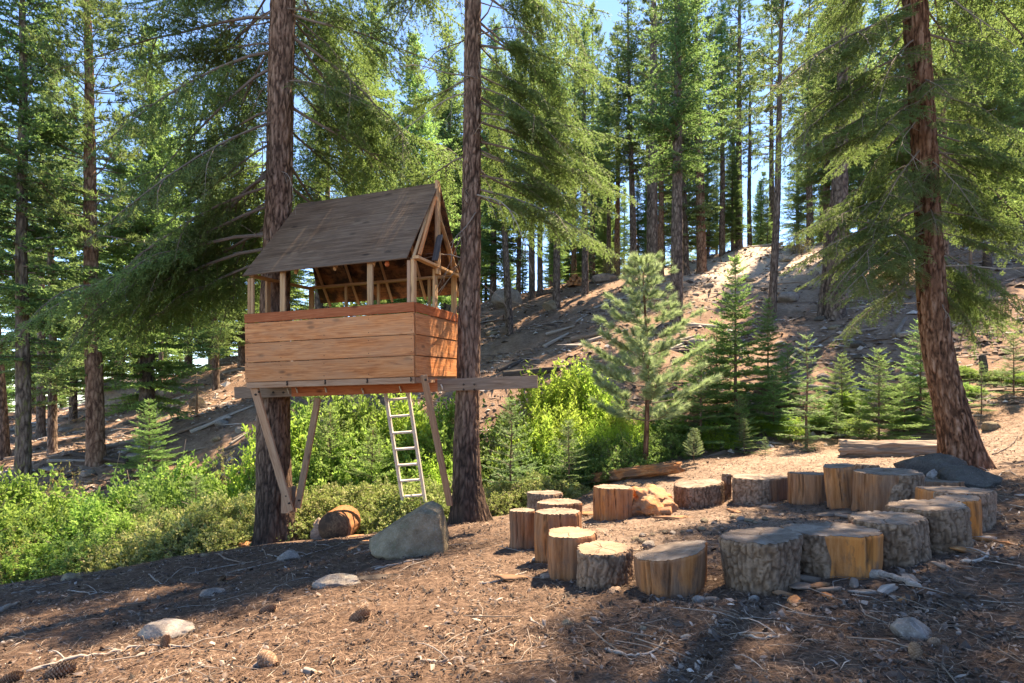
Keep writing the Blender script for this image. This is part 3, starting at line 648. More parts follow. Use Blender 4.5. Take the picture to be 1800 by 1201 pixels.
# ------------------------------------------------------------------ background trees
def bg_tree(seed, H, r0, crown0, Rc, mat, kind='fir', dens=1.0, bark='bark_far', tuft=(20, .24, .034), asym=0.0):
    """H height, crown0 height where live crown starts, Rc crown radius"""
    f = Foliage(seed); r = f.r
    bend = .12 * pn(np.linspace(0, 2, 12), seed * 1.7, 0); zz = np.linspace(-.4, H, 12)
    P = np.stack([bend, .12 * pn(np.linspace(0, 2, 12), seed * 2.9, 5), zz], 1); rad = r0 * (1 - (zz + .4) / (H + .5)) ** .8 + .01
    def ax(z): return np.array([np.interp(z, zz, P[:, 0]), np.interp(z, zz, P[:, 1]), z])
    z = crown0; k = 0
    tv = []; 
    while z < H - .15:
        fr = (z - crown0) / (H - crown0)
        prof = (1 - fr) ** .75 * min(1, .55 + fr * 4)
        nb = r.randint(5, 9) if kind == 'fir' else r.randint(3, 6)
        for j in range(nb):
            az = r.uniform(0, 2 * math.pi); L = Rc * prof * r.uniform(.6, 1.15) * (1 + asym * math.cos(az)) + .12
            if kind == 'fir':
                f.branch(ax(z + r.uniform(-.12, .12)), az, L, r.uniform(-.1, .25) + fr * .35, .28 * (1 - fr), .15 / dens, latk=.5, latmax=1.0, r0=.022 * (1 - fr) + .006, start=.08, tipup=.12, hang=.12, tube_n=3)
            else:
                A = f.branch(ax(z), az, L, r.uniform(-.1, .35) + fr * .4, .2 * (1 - fr), .55, latk=.4, latmax=.7, r0=.03 * (1 - fr) + .008, start=.35, tipup=.2, hang=-.1, tube_n=3)
        z += (.30 if kind == 'fir' else .36) / dens * (1.2 - .5 * fr) * r.uniform(.7, 1.4); k += 1
    if kind == 'fir':
        cme = f.build('crown', [mat, M['twig']], 46, .12, .045, jit=.45, spread=.75)
    else:
        # tufts of long needles at twig ends
        st, dr, ln, up = (np.concatenate(x) for x in (f.st, f.dr, f.ln, f.up))
        f.st, f.dr, f.ln, f.up = [st + dr * (ln * .35)[:, None]], [dr], [ln * .75 + .05], [up]
        cme = f.build('crown', [mat, M['twig']], tuft[0] * 4, tuft[1], tuft[2], jit=.75, spread=.8, fwd=.9, upw=.25)
    ex = []
    nd = int(18 * crown0 / 8)
    for j in range(nd):
        z = r.uniform(.15, 1) * crown0 if crown0 > 2 else r.uniform(.1, H * .3); az = r.uniform(0, 6.28); L = r.uniform(.2, 1.4); q = np.linspace(0, 1, 4)[:, None]
        d = np.array([math.cos(az), math.sin(az), r.uniform(-.3, .1)])
        ex.append(tube(ax(z) + d * L * q - np.array([0, 0, .25 * L]) * q ** 2, .012 * (1 - .7 * q[:, 0]), 3, False))
    tme = trunk_mesh('trunk', P, rad, M[bark], n=22, rows=120, amp=.03, fu=9, fv=3.5, flare=r0 * .55, seed=seed, extra=join(ex) if ex else None)
    return tme, cme
def proto(args, **kw): return bg_tree(*args, **kw)
TY = {
 'fir_full': proto((21, 17, .2, 1.6, 2.7, M['needle_fir'])),
 'fir_full2': proto((22, 16, .19, 3.0, 2.5, M['needle_fir']), asym=.2, bark='bark_far2'),
 'fir_bright': proto((23, 13.5, .22, 1.2, 2.6, M['needle_bright']), dens=1.1),
 'fir_high': proto((24, 19, .22, 6.5, 2.5, M['needle_fir']), dens=.85),
 'fir_high2': proto((25, 18, .2, 7.0, 2.4, M['needle_bright']), dens=.8, asym=.25),
 'pine_high': proto((26, 20, .24, 7.0, 2.9, M['needle_pine'], 'pine'), bark='bark_far3'),
 'pine_high2': proto((27, 21, .22, 8.5, 2.7, M['needle_pine'], 'pine')),
 'fir_slim': proto((28, 14, .13, 2.0, 1.8, M['needle_blue']), dens=.95),
  'pine_thin': proto((29, 18, .2, 8.5, 1.25, M['needle_pine'], 'pine'), dens=.7),
}
_H = {'pine_thin': (18, .2), 'fir_full': (17, .2), 'fir_full2': (16, .19), 'fir_bright': (13.5, .22), 'fir_high': (19, .22), 'fir_high2': (18, .2), 'pine_high': (20, .24), 'pine_high2': (21, .22), 'fir_slim': (14, .13)}
_first = {}
def put_tree(ty, loc, s, rz, label, group=None, wpx=None, lean=(0, 0), cat='tree', name=None):
    name = name or ('pine_tree' if 'pine' in ty else 'fir_tree')
    tw = 1.0
    if wpx: tw = (wpx * loc[1] / 2000) / (_H[ty][1] * s * 1.04)
    tw = min(max(tw, .45), 2.2)
    if ty not in _first:
        t = thing(name, label, cat, loc, (lean[0], lean[1], rz), group, s)
        link('trunk', TY[ty][0], t, scale=(tw, tw, 1)); link('crown', TY[ty][1], t); _first[ty] = t
        return t
    c = copy_thing(_first[ty], loc, rz, s, label, group, cat, name, tw); c.rotation_euler = (lean[0], lean[1], rz); return c
for px, Y, ty, s, w, lab, ln in [
    (40, 15, 'fir_full2', 1.05, 24, 'mossy dark fir at the far left edge with its foot behind the green shrubs', (0, 0)),
    (168, 16, 'pine_high', .85, 30, 'straight rough-barked pine on the left slope, bare up to the top third', (0, .02)),
    (262, 17.5, 'fir_bright', .95, 27, 'bright green broad fir on the left slope right of the bare pine', (0, 0)),
    (92, 19, 'fir_slim', .9, 15, 'dark slim fir between the mossy fir and the bare pine', (0, 0)),
    (6, 19.5, 'fir_high', .8, 20, 'red-footed fir trunk cut by the left edge of the photo', (0, .06)),
    (72, 23, 'pine_high2', .8, 14, 'thin trunk in the gap left of the dark slim fir', (0, 0)),
    (130, 25, 'fir_full', .9, 13, 'fir standing just left of and behind the bare pine', (0, 0)),
    (212, 29, 'fir_full2', .95, 14, 'fir behind the grey outcrop on the left slope', (0, 0)),
    (330, 31, 'fir_full', .95, 13, 'fir above the grey outcrop left of the tree house', (0, 0)),
    (378, 25, 'fir_slim', .9, 12, 'slim brown-trunked fir on the slope just left of the tree house', (0, 0)),
    (425, 29, 'fir_bright', 1.1, 14, 'bright fir seen past the left wall of the tree house', (0, 0)),
    (560, 22, 'fir_high', .62, 18, 'bright green fir behind the roof of the tree house, leftmost of three', (0, 0)),
    (655, 23, 'fir_full', .95, 16, 'fir behind the middle of the tree house roof', (0, 0)),
    (727, 20, 'fir_bright', .9, 14, 'bright fir whose foot shows just below the beam beside the ladder', (0, 0)),
    (790, 27, 'fir_full2', .95, 14, 'fir directly behind the gable of the tree house', (0, 0)),
    (868, 34, 'fir_full', .85, 12, 'fir beyond the pale boulder right of the dark trunk', (0, 0)),
    (896, 25, 'fir_high', .75, 14, 'grey trunk on the slope nearest to the dark trunk with the beam', (0, -.05)),
    (935, 31, 'pine_high2', .8, 12, 'left one of a close pair of trunks above the pale slope', (0, 0)),
    (950, 32, 'fir_high', .8, 11, 'right one of a close pair of trunks above the pale slope', (0, 0)),
    (979, 27, 'fir_high2', .75, 14, 'straight grey trunk in front of the wood pile, to its left', (0, 0)),
    (1010, 33, 'pine_high', .75, 10, 'reddish trunk rising right behind the wood pile', (0, 0)),
    (1028, 28.5, 'fir_high', .75, 13, 'dark trunk just right of the wood pile', (0, 0)),
    (1070, 33.5, 'fir_high2', .7, 9, 'thin reddish trunk right behind the flat grey boulder', (0, 0)),
    (1086, 34, 'pine_high', .75, 11, 'rusty trunk right of the flat grey boulder', (0, 0)),
    (1113, 30, 'fir_high', .8, 13, 'trunk leaning to the left above the young pine', (0, -.09)),
    (1149, 27.5, 'pine_thin', 1.05, 22, 'thick dark trunk directly right above the young pine tip', (0, 0)),
    (1163, 30, 'pine_high', .8, 11, 'slim rusty trunk hugging the thick dark one above the young pine', (0, 0)),
    (1190, 21, 'fir_high', .85, 24, 'tall dense dark fir on the slope between the young pine and the tall young fir', (0, 0)),
    (1206, 30, 'fir_slim', 1.1, 10, 'thin trunk just right of the tall dense dark fir', (0, .02)),
    (1233, 29.5, 'pine_high', .85, 18, 'brown trunk at the left end of the bright sandy ridge', (0, -.02)),
    (1270, 32.5, 'fir_high2', .8, 11, 'slim red trunk on the sandy ridge', (0, 0)),
    (1298, 33, 'pine_high2', .95, 13, 'tall blue-grey pine trunk on the crest of the sandy ridge', (0, -.02)),
    (1357, 20.5, 'pine_thin', .9, 14, 'slim straight pine in front of the sandy ridge', (0, -.03)),
    (1423, 31, 'pine_high2', .7, 12, 'fir on the ridge behind the small yellow bush', (0, 0)),
    (1444, 20, 'pine_thin', .75, 13, 'thin crooked trunk left of the thick grey one', (0, -.08)),
    (1471, 19.5, 'pine_thin', .74, 32, 'thick grey trunk on the slope left of the leaning red fir', (0, -.03)),
    (1455, 27, 'fir_full2', .9, 13, 'trunk half hidden behind the thick grey one', (0, 0)),
    (1516, 24, 'fir_slim', .85, 11, 'thin bare trunk right of the thick grey one', (0, -.03)),
    (1590, 22, 'fir_bright', .95, 14, 'pale green fir left behind the leaning red fir', (0, 0)),
    (1655, 25, 'pine_high', .95, 18, 'bluish trunk right behind the leaning red fir', (0, 0)),
    (1725, 27, 'fir_bright', 1.1, 15, 'bright fir on the right slope above the burnt snag', (0, 0)),
    (1795, 31, 'fir_full', 1.05, 16, 'fir on the ridge at the right edge of the photo', (0, 0)),
    (1550, 32, 'fir_full2', .95, 14, 'fir on the ridge over the thin bare trunk', (0, 0)),
]:
    p = on(px, Y); put_tree(ty, p, s, RN.uniform(0, 6.28), lab, None, w, ln)
_k = 0
for Y0, n, lo, hi, s0, s1 in [(34.5, 24, 800, 1950, .25, .5), (36.5, 22, -150, 1950, .8, 1.15), (40, 22, -100, 1950, .45, .85), (45, 26, -120, 1950, .85, 1.2), (55, 26, -120, 1950, .7, 1.05), (70, 26, -120, 1920, .8, 1.2), (92, 50, -120, 1920, .8, 1.25)]:
    for i in range(n):
        px = lo + (hi - lo) * (i + RN.uniform(.1, .9)) / n; Y = Y0 + RN.uniform(-3, 3.5)
        if px < 420: Y += 3
        p = on(px, Y); ty = RN.choice(['fir_full', 'fir_bright', 'fir_bright', 'fir_high', 'fir_slim', 'pine_high', 'pine_high2', 'fir_high2', 'fir_high2', 'pine_thin'])
        if s1 < .9: ty = RN.choice(['fir_full', 'fir_full2', 'fir_bright', 'fir_bright', 'fir_slim'])
        put_tree(ty, p, RN.uniform(s0, s1), RN.uniform(0, 6.28), 'distant conifer standing in the wood beyond the ridge', 'distant conifers beyond the ridge')
# neighbours of the clearing whose boughs reach in from the right and shade it
p = np.array([11.3, 9.2, 0]); p[2] = g1(p[0], p[1])
put_tree('fir_full', p, 1.0, 1.0, 'fir reaching in with long boughs from beyond the right edge')

# ------------------------------------------------------------------ young trees
def sapling_me(seed, H, Rc, mat, dens=1.0, gap=.26, nl=.028, nw=.008, per_m=120, bark='twig', ntr=0.014):
    f = Foliage(seed); r = f.r; z = H * .06
    zz = np.linspace(-.1, H, 8); P = np.stack([.03 * pn(zz, seed, 0), .03 * pn(zz, 0, seed), zz], 1)
    while z < H * .97:
        fr = z / H; nb = r.randint(5, 8)
        a0 = r.uniform(0, 6.28)
        for j in range(nb):
            L = Rc * (1 - fr) ** .85 * r.uniform(.7, 1.12) + .05
            f.branch(np.array([np.interp(z, zz, P[:, 0]), np.interp(z, zz, P[:, 1]), z + r.uniform(-.04, .04)]), a0 + j * 6.28 / nb + r.uniform(-.3, .3), L, .12 + .5 * fr, .12 * (1 - fr), .07 / dens, latk=.5, latmax=.45, ter=.085 if L > .4 else 0, r0=.008 * (1 - fr) + .003, start=.15, tipup=.05, hang=.03, tube_n=3)
        z += gap * (1.1 - .45 * fr) * r.uniform(.8, 1.2)
    cme = f.build('crown', [mat, M['twig']], per_m, nl, nw, jit=.25)
    V, F4, F3 = tube(P, ntr * H ** .8 * (1 - zz / H * .93).clip(.05), 10)
    return mesh('trunk', V, F4, F3, mats=[M['bark_far3']], attr={'h': np.full(len(V), .5)}), cme
SAP = {
 'tall': sapling_me(41, 4.3, 1.15, M['needle_bright'], gap=.24, nl=.046, nw=.021, per_m=115),
 'thin': sapling_me(42, 2.6, .55, M['needle_blue'], gap=.24, nl=.034, nw=.013),
 'dense': sapling_me(43, 1.9, .62, M['needle_blue'], gap=.16, nl=.032, nw=.013),
 'bright': sapling_me(44, 2.4, 1.0, M['needle_bright'], gap=.2, nl=.036, nw=.014),
}
SH = {'tall': 4.3, 'thin': 2.6, 'dense': 1.9, 'bright': 2.4}
_sf = {}
def put_sap(kind, px, Y, top, lab, rz=None, group=None, wide=1.0, X=None):
    p = on(px, Y); h = (HZ - top) / F * Y - p[2]; s = h / SH[kind]; rz = RN.uniform(0, 6.28)
    if kind not in _sf:
        t = thing('fir_sapling', lab, 'young fir', p, (0, 0, rz), group, (s * wide, s * wide, s))
        link('trunk', SAP[kind][0], t); link('crown', SAP[kind][1], t); _sf[kind] = t
    else: copy_thing(_sf[kind], p, rz, (s * wide, s * wide, s), lab, group, 'young fir', 'fir_sapling')
for a in [
    ('dense', 898, 10.4, 700, 'bluish young fir between the dark trunk and the bright shrubs, below the beam end'),
    ('dense', 1000, 10.6, 738, 'small young fir in front of the bright shrubs left of the young pine'),
    ('tall', 1293, 13.0, 442, 'tallest bright young fir, right of the young long-needled pine'),
    ('bright', 1232, 12.3, 585, 'bushy young fir filling the gap between the young pine and the tallest young fir'),
    ('thin', 1418, 11.6, 574, 'thin sparse young fir between the tallest young fir and the leaning red fir'),
    ('bright', 1360, 12.6, 640, 'young fir half hidden right of the tallest young fir'),
    ('dense', 1308, 11.4, 735, 'knee-high fir at the foot of the tallest young fir'),
    ('bright', 1545, 11.4, 610, 'bright young fir left of the leaning trunk behind the fallen log'),
    ('bright', 1618, 12.5, 560, 'taller bright young fir close behind the leaning trunk'),
    ('thin', 1725, 11.6, 630, 'thin young fir just right of the leaning trunk'),
    ('dense', 1782, 12.0, 585, 'bluish young fir at the right edge of the photo'),
    ('dense', 1470, 12.0, 700, 'low fir behind the left end of the fallen log'),
    ('dense', 250, 10.4, 868, 'pale young fir in the middle of the left shrub mass'),
    ('dense', 345, 11.0, 835, 'pale young fir top poking out of the shrubs by the left trunk'),
    ('bright', 580, 11.6, 712, 'bright young fir just right of the left trunk, under the beam'),
    ('bright', 655, 11.0, 748, 'spreading young fir left of the ladder'),
    ('dense', 760, 11.8, 790, 'small young fir between the ladder and the dark trunk'),
    ('bright', 262, 15.5, 700, 'light green young fir at the foot of the broad fir on the left slope'),
    ('dense', 1345, 11.0, 768, 'low spreading fir at the edge of the clearing'),
    ('dense', 1420, 11.0, 755, 'low fir left of the fallen log end'),
    ('bright', 1180, 12.0, 700, 'bright fir low behind the right side of the young pine'),
    ('bright', 1260, 13.6, 560, 'bright young fir leaning over the shrubs just left of the tallest young fir'),
    ('tall', 1350, 14.5, 520, 'second tall young fir a little behind and right of the tallest one'),
    ('bright', 1480, 13.0, 620, 'bright young fir in front of the slope below the thick grey trunk'),
    ('bright', 1590, 11.8, 660, 'broad low bright fir directly left of the leaning trunk foot'),
    ('dense', 1510, 11.6, 715, 'low bluish fir behind the middle of the fallen log'),
    ('bright', 1665, 13.4, 600, 'bright young fir directly behind the leaning trunk'),
    ('bright', 1750, 13.0, 650, 'bright young fir between the thin fir and the right edge'),
    ('bright', 620, 13.2, 690, 'tall bright young fir behind the shrubs under the middle of the beam'),
    ('tall', 545, 13.0, 640, 'young fir right behind the left trunk under the tree house'),
    ('dense', 1210, 11.2, 760, 'low pale fir at the right foot of the young pine'),
    ('bright', 1160, 13.5, 640, 'bright young fir behind the young pine'),
    ('bright', 1440, 12.4, 680, 'soft bright young fir behind the thin sparse one'),
    ('bright', 1385, 13.6, 600, 'bright young fir between the tallest and the thin sparse one'),
    ('bright', 1640, 11.3, 690, 'low bright fir tucked against the leaning trunk'),
    ('bright', 1300, 11.9, 690, 'spreading bright fir skirt in front of the tallest young fir'),
]: put_sap(*a, wide=1.25 if a[0] == 'dense' and a[3] > 700 else 1.1)
# young long-needled pine
def young_pine():
    f = Foliage(51); r = f.r; H = 4.0; p = on(1134, 11.0); H = (HZ - 455) / F * 11 - p[2]
    zz = np.linspace(-.1, H - .1, 12); P = np.stack([.05 * np.sin(zz * 1.1), .03 * np.sin(zz * 1.7), zz], 1)
    st, dr, ln = [], [], []
    z = H * .22; k = 0
    while z < H:
        fr = (z - H * .22) / (H * .78); nb = 5 if fr < .9 else 3
        for j in range(nb):
            az = k * 1.1 + j * 6.28 / nb + r.uniform(-.3, .3); L = (1.08 * (1 - fr) ** .8 * min(1, .75 + fr * 2) + .12) * r.uniform(.75, 1.15)
            q = np.linspace(0, 1, 7); A = np.array([np.interp(z, zz, P[:, 0]), np.interp(z, zz, P[:, 1]), z]) + np.stack([np.cos(az) * q * L, np.sin(az) * q * L, q * L * (.1 + .3 * fr) + .25 * L * q ** 3], 1)
            f.wood.append(tube(A, .012 * (1 - .7 * q) * (1.2 - fr), 4, False))
            for t in np.linspace(.45, 1, max(2, int(L * 6))):
                b = np.array([np.interp(t, q, A[:, c]) for c in range(3)])
                for s_ in ((-1, 1) if t < .93 else (0,)):
                    d = norm(np.array([math.cos(az + s_ * .8), math.sin(az + s_ * .8), .55 + r.uniform(-.2, .2)])); l = r.uniform(.10, .24) * (1.2 - .3 * fr)
                    st.append(b); dr.append(d); ln.append(l)
        z += .30 * (1.1 - .4 * fr); k += 1
    st.append(np.array([P[-1][0], P[-1][1], H - .25])); dr.append(np.array([0, 0, 1.0])); ln.append(.22)
    st, dr, ln = np.array(st), np.array(dr), np.array(ln)
    f.stem(st, dr, ln, .005); f.twig(st, dr, ln, norm(np.cross(dr, r.normal(size=dr.shape))))
    up2 = norm(np.cross(dr, f.up[0])); f.twig(st, dr, ln, up2)
    cme = f.build('crown', [M['needle_young_pine'], M['twig']], 420, .17, .008, jit=.4, fwd=1.0, spread=.8, upw=0)
    V, F4, F3 = tube(P, .055 * (1 - zz / H * .8), 14)
    t = thing('pine_sapling', 'young long-needled pine with pale feathery tufts behind the rotten log', 'young pine', p)
    link('trunk', mesh('trunk', V, F4, F3, mats=[M['bark_red']], attr={'h': np.full(len(V), .5)}), t); link('crown', cme, t)
    for kx, ky, w_ in ((1, 1, 1),): pass
    q = on(1220, 10.6); c = copy_thing(t, q, 2.0, .16, 'tiny pine seedling on the bare soil right of the rotten log', None, 'seedling', 'pine_seedling')
young_pine()

# ------------------------------------------------------------------ shrubs
def shrub_me(seed, Rr, H, nsh, mat, leaf=.038, upright=.3, per=34, lw=.6, sl=.45):
    r = np.random.RandomState(seed); n = nsh
    az = r.uniform(0, 2 * np.pi, n); rr = Rr * np.sqrt(r.rand(n)); x, y = rr * np.cos(az), rr * np.sin(az)
    dome = H * np.sqrt(np.clip(1 - (rr / Rr) ** 2.2, .02, 1)) * (1 + .35 * pn(x * 1.8 + seed, y * 1.8, 0))
    zt = dome * np.where(r.rand(n) < .6, r.uniform(.8, 1.08, n), r.uniform(.15, .8, n))
    d = norm(np.stack([np.cos(az) * (1 - upright) * rr / Rr, np.sin(az) * (1 - upright) * rr / Rr, np.full(n, .35 + upright)], 1) + .3 * r.normal(size=(n, 3)))
    l = sl * r.uniform(.5, 1.2, n); st = np.stack([x, y, zt], 1) - d * l[:, None]
    idx = np.repeat(np.arange(n), per); t = r.rand(len(idx)) ** .8
    b = st[idx] + d[idx] * (l[idx] * t)[:, None]
    ld = norm(.5 * d[idx] + r.normal(size=(len(idx), 3)) * .7 + np.array([0, 0, .15])); u = norm(np.cross(ld, r.normal(size=ld.shape) + np.array([0, 0, 0.0])) )
    u = norm(np.cross(ld, norm(np.array([0, 0, 1.0]) + .9 * r.normal(size=ld.shape))))
    nn = np.cross(ld, u); L = leaf * r.uniform(.6, 1.3, len(idx)); w = L * lw * .5
    b = b + ld * .01
    V = np.stack([b, b + ld * (L * .5)[:, None] + u * w[:, None] + nn * (w * .35)[:, None], b + ld * L[:, None], b + ld * (L * .5)[:, None] - u * w[:, None] + nn * (w * .35)[:, None]], 1).reshape(-1, 3)
    k = np.arange(len(idx))[:, None] * 4; F3 = np.concatenate([k + np.array([0, 1, 2]), k + np.array([0, 2, 3])])
    rnd = np.clip(.45 + .2 * r.normal(size=n)[idx] + .15 * r.normal(size=len(idx)) + .2 * (t - .5), 0, 1)
    sV, sF = stems(st - d * l[:, None] * .6, d, l * 1.6, .004, r)
    base = []
    for j in range(14):
        a = r.uniform(0, 6.28); q = np.linspace(0, 1, 5)[:, None]; e = np.array([math.cos(a) * Rr * r.uniform(.2, .7), math.sin(a) * Rr * r.uniform(.2, .7), H * .75])
        base.append(tube(np.array([math.cos(a) * .1, math.sin(a) * .1, -.15]) * (1 - q) + e * q, .014 * (1 - .6 * q[:, 0]), 4, False))
    wV, w4, _ = join(base)
    me = mesh('foliage', np.concatenate([V, sV]), None, np.concatenate([F3, sF + len(V)]), mats=[mat, M['twig']], m3=np.r_[np.zeros(len(F3)), np.ones(len(sF))], smooth=False, attr={'rnd': np.concatenate([np.repeat(rnd, 4), np.full(len(sV), .5)])})
    return me, mesh('stem', wV, w4, mats=[M['twig']], attr={'rnd': np.full(len(wV), .3)})
SB = {
 'green': shrub_me(61, 1.1, 1.35, 560, M['leaf_green'], .066, per=26),
 'green2': shrub_me(62, 1.2, 1.1, 480, M['leaf_deep'], .058, per=26),
 'lime': shrub_me(63, 1.0, 1.5, 520, M['leaf_lime'], .075, .75, 28, .4, .6),
 'olive': shrub_me(64, 1.0, .75, 620, M['leaf_olive'], .046, .2, 28, .6, .3),
 'olive2': shrub_me(65, 1.1, .6, 620, M['leaf_olive'], .042, .2, 28, .6, .28),
 'dry': shrub_me(66, .6, .8, 160, M['leaf_dry'], .03, .5, 22, .5, .4),
}
_bf = {}
def put_shrub(kind, px, Y, top, lab, group=None, wide=1.0, name='shrub'):
    p = on(px, Y); H0 = {'green': 1.35, 'green2': 1.1, 'lime': 1.5, 'olive': .75, 'olive2': .6, 'dry': .8}[kind]
    h = max(.25, (HZ - top) / F * Y - p[2]); s = h / H0 / 1.05; sw = min(s, 1.6) ** .6 * wide; rz = RN.uniform(0, 6.28)
    if kind not in _bf:
        t = thing(name, lab, 'shrub', p, (0, 0, rz), group, (sw, sw, s)); link('foliage', SB[kind][0], t); link('stem', SB[kind][1], t); _bf[kind] = t
    else: copy_thing(_bf[kind], p, rz, (sw, sw, s), lab, group, 'shrub', name)
g1_, g2_, g3_, g4_ = 'leafy shrubs of the left gully thicket', 'low olive shrubs along the edge of the clearing', 'bright shrubs between the dark trunk and the young pine', 'leafy shrubs behind the ladder'
l1 = 'leafy green shrub in the thicket left of the tree house'; l2 = 'low olive-leaved shrub at the rim of the clearing left of the boulder'; l3 = 'bright leafy shrub in the thicket left of the young pine'; l4 = 'leafy green shrub in the thicket seen under the tree house'
for px, Y, top in [(-30, 10.5, 850), (45, 10.8, 852), (120, 11.2, 885), (15, 9.6, 910), (95, 9.8, 905), (170, 10.2, 885), (205, 11.6, 868), (265, 12.2, 832), (320, 12.6, 815), (300, 11.4, 855), (375, 11.8, 845), (150, 9.2, 940), (60, 9.0, 960), (230, 9.7, 915), (-60, 9.2, 930), (420, 11.2, 862)]:
    put_shrub('green' if RN.random() < .55 else 'green2', px, Y, top, l1, g1_)
for px, Y, top in [(265, 9.4, 930), (320, 9.5, 905), (360, 9.8, 885), (400, 9.9, 880), (430, 10.2, 870), (300, 10.2, 895), (350, 9.1, 930), (400, 9.3, 915), (545, 9.6, 868), (580, 9.8, 852), (630, 10, 850), (670, 10.1, 858), (710, 10.2, 855), (760, 10.2, 850), (640, 9.5, 888), (700, 9.8, 880), (880, 10, 850), (960, 10.2, 838)]:
    put_shrub('olive' if RN.random() < .5 else 'olive2', px, Y, top, l2 if px < 850 else 'low olive-leaved shrub on the clearing rim right of the dark trunk', g2_ if px < 850 else 'low olive shrubs right of the dark trunk')
for px, Y, top in [(545, 12.5, 730), (600, 13.2, 712), (660, 13, 708), (720, 13, 706), (775, 12.8, 712), (620, 11.8, 775), (700, 11.6, 790), (770, 11.3, 810), (560, 11.2, 810), (500, 12, 760)]:
    put_shrub('green' if RN.random() < .6 else 'lime', px, Y, top, l4, g4_)
for px, Y, top in [(955, 13.2, 665), (1000, 13.6, 645), (1035, 13.8, 655), (1075, 13, 720), (940, 12, 740), (985, 12.3, 725), (1040, 12, 745), (1090, 11.9, 752), (1120, 12.4, 740)]:
    put_shrub('lime', px, Y, top, l3, g3_)
for px, Y, top in [(905, 12.4, 745), (1010, 11.6, 775), (1060, 11.4, 772), (1110, 11.6, 765), (960, 11.4, 785), (1165, 11.8, 755), (1090, 11, 790)]:
    put_shrub('green2', px, Y, top, 'darker green shrub at the foot of the young pine thicket', 'darker shrubs around the foot of the young pine')
for px, Y, top in [(1175, 12.8, 735), (1260, 12.2, 745), (1330, 12.8, 730), (1385, 12.4, 735), (1450, 12.6, 725), (1500, 12.2, 735), (1560, 12.6, 715), (1600, 12.0, 735), (1660, 12.6, 715), (1700, 12.6, 705), (1760, 13, 690), (1800, 12.6, 700), (1490, 13.2, 690), (1590, 13.4, 680), (1690, 13.6, 660)]:
    put_shrub(RN.choice(['green2', 'green', 'lime', 'lime']), px, Y, top, 'leafy shrub along the far edge of the clearing behind the young firs', 'leafy shrubs behind the young firs at right')
put_shrub('dry', 95, 12.4, 830, 'half-dead brown twiggy shrub behind the left thicket', name='dry_shrub')
put_shrub('dry', 410, 13.0, 800, 'half-dead twiggy shrub beside the left trunk behind the thicket', name='dry_shrub')
put_shrub('dry', 20, 8.9, 955, 'browned shrub at the left edge of the thicket', name='dry_shrub')
put_shrub('dry', 1403, 29.5, 408, 'small yellow bush on the crest of the sandy ridge', name='yellow_bush')
put_shrub('dry', 1080, 32, 430, 'yellowish bush behind the flat grey boulder on the ridge', name='yellow_bush')

def _relabel():
    on_ = ['leftmost', 'second', 'third', 'fourth', 'fifth', 'sixth', 'seventh', 'eighth', 'ninth', 'tenth', 'eleventh']
    gr = {}
    for o in S.objects:
        if o.get('category') == 'shrub' and 'group' in o: gr.setdefault(o['group'], []).append(o)
    for g, L in gr.items():
        L.sort(key=lambda o: o.location.y); k = 3 if len(L) > 8 else 2; n = len(L)
        for j in range(k):
            row = sorted(L[j * n // k:(j + 1) * n // k], key=lambda o: o.location.x / o.location.y)
            rn_ = (['nearest', 'farthest'] if k == 2 else ['nearest', 'middle', 'farthest'])[j]
            for i, o in enumerate(row):
                w = ' '.join(o['label'].split()[:3]).replace(' shrub', '') if False else {'leafy shrubs of the left gully thicket': 'green shrub of the left thicket', 'low olive shrubs along the edge of the clearing': 'olive rim shrub left of the dark trunk',
                    'low olive shrubs right of the dark trunk': 'olive rim shrub right of the dark trunk', 'leafy shrubs behind the ladder': 'leafy shrub under the tree house', 'bright shrubs between the dark trunk and the young pine': 'lime shrub left of the young pine',
                    'darker shrubs around the foot of the young pine': 'darker shrub near the young pine foot', 'leafy shrubs behind the young firs at right': 'green shrub among the right young firs'}[g]
                o['label'] = '%s, %s from the left in the %s row' % (w, on_[i], rn_) if i else '%s, leftmost in the %s row' % (w, rn_)
_relabel()
# brown dry young trees on the left slope
def dry_tree(px, Y, top, lab, crown=True):
    p = on(px, Y); h = (HZ - top) / F * Y - p[2]; f = Foliage(int(px)); r = f.r
    z = .25
    while z < h:
        for j in range(5):
            f.branch(np.array([0, 0, z]), r.uniform(0, 6.28), (.75 * (1 - z / h) + .15) * r.uniform(.7, 1.2), .1, .4, .14, latk=.4, latmax=.35, r0=.008, start=.2, hang=.3, tube_n=3)
        z += .28
    t = thing('dead_sapling', lab, 'dead tree', p)
    V, F4, F3 = tube([[0, 0, -.1], [.03, 0, h * .5], [0, .02, h]], [.06, .04, .01], 8); link('trunk', mesh('trunk', V, F4, F3, mats=[M['twig']], attr={'rnd': np.full(len(V), .5)}), t)
    link('crown', f.build('crown', [M['needle_dry'], M['twig']], 40 if crown else 6, .06, .014, jit=.4), t)
dry_tree(155, 17.2, 605, 'rust-brown dead young fir beside the bare pine on the left slope')
dry_tree(345, 20, 655, 'small dead snag with bare drooping twigs on the left slope', False)
dry_tree(1705, 20, 300, 'rust-brown dead fir behind the leaning red fir')

# ------------------------------------------------------------------ tree house
A0 = Vector((-1.29, 7.5, .135)); B0 = Vector((-3.837, 8.23, .066)); C0 = Vector((-.876, 8.94, .161))
U = (B0 - A0) / 2.65; V_ = (C0 - A0) / 1.5; Wv = Vector((0, 0, 1))
def H(u, v, w): return A0 + U * u + V_ * v + Wv * w
fr = V_.cross(U); fr = (-V_).normalized(); sdn = (-U).normalized()   # front faces -v, right side faces -u
house = thing('tree_house', 'wooden tree house with plywood gable roof standing between two fir trunks', 'tree house', H(1.3, .75, -.1))
def pl(name, a, b, w, t, m, face, warp=0.0, label=None): return plank(name, H(*a), H(*b), w, t, M[m], house, face, warp, label)
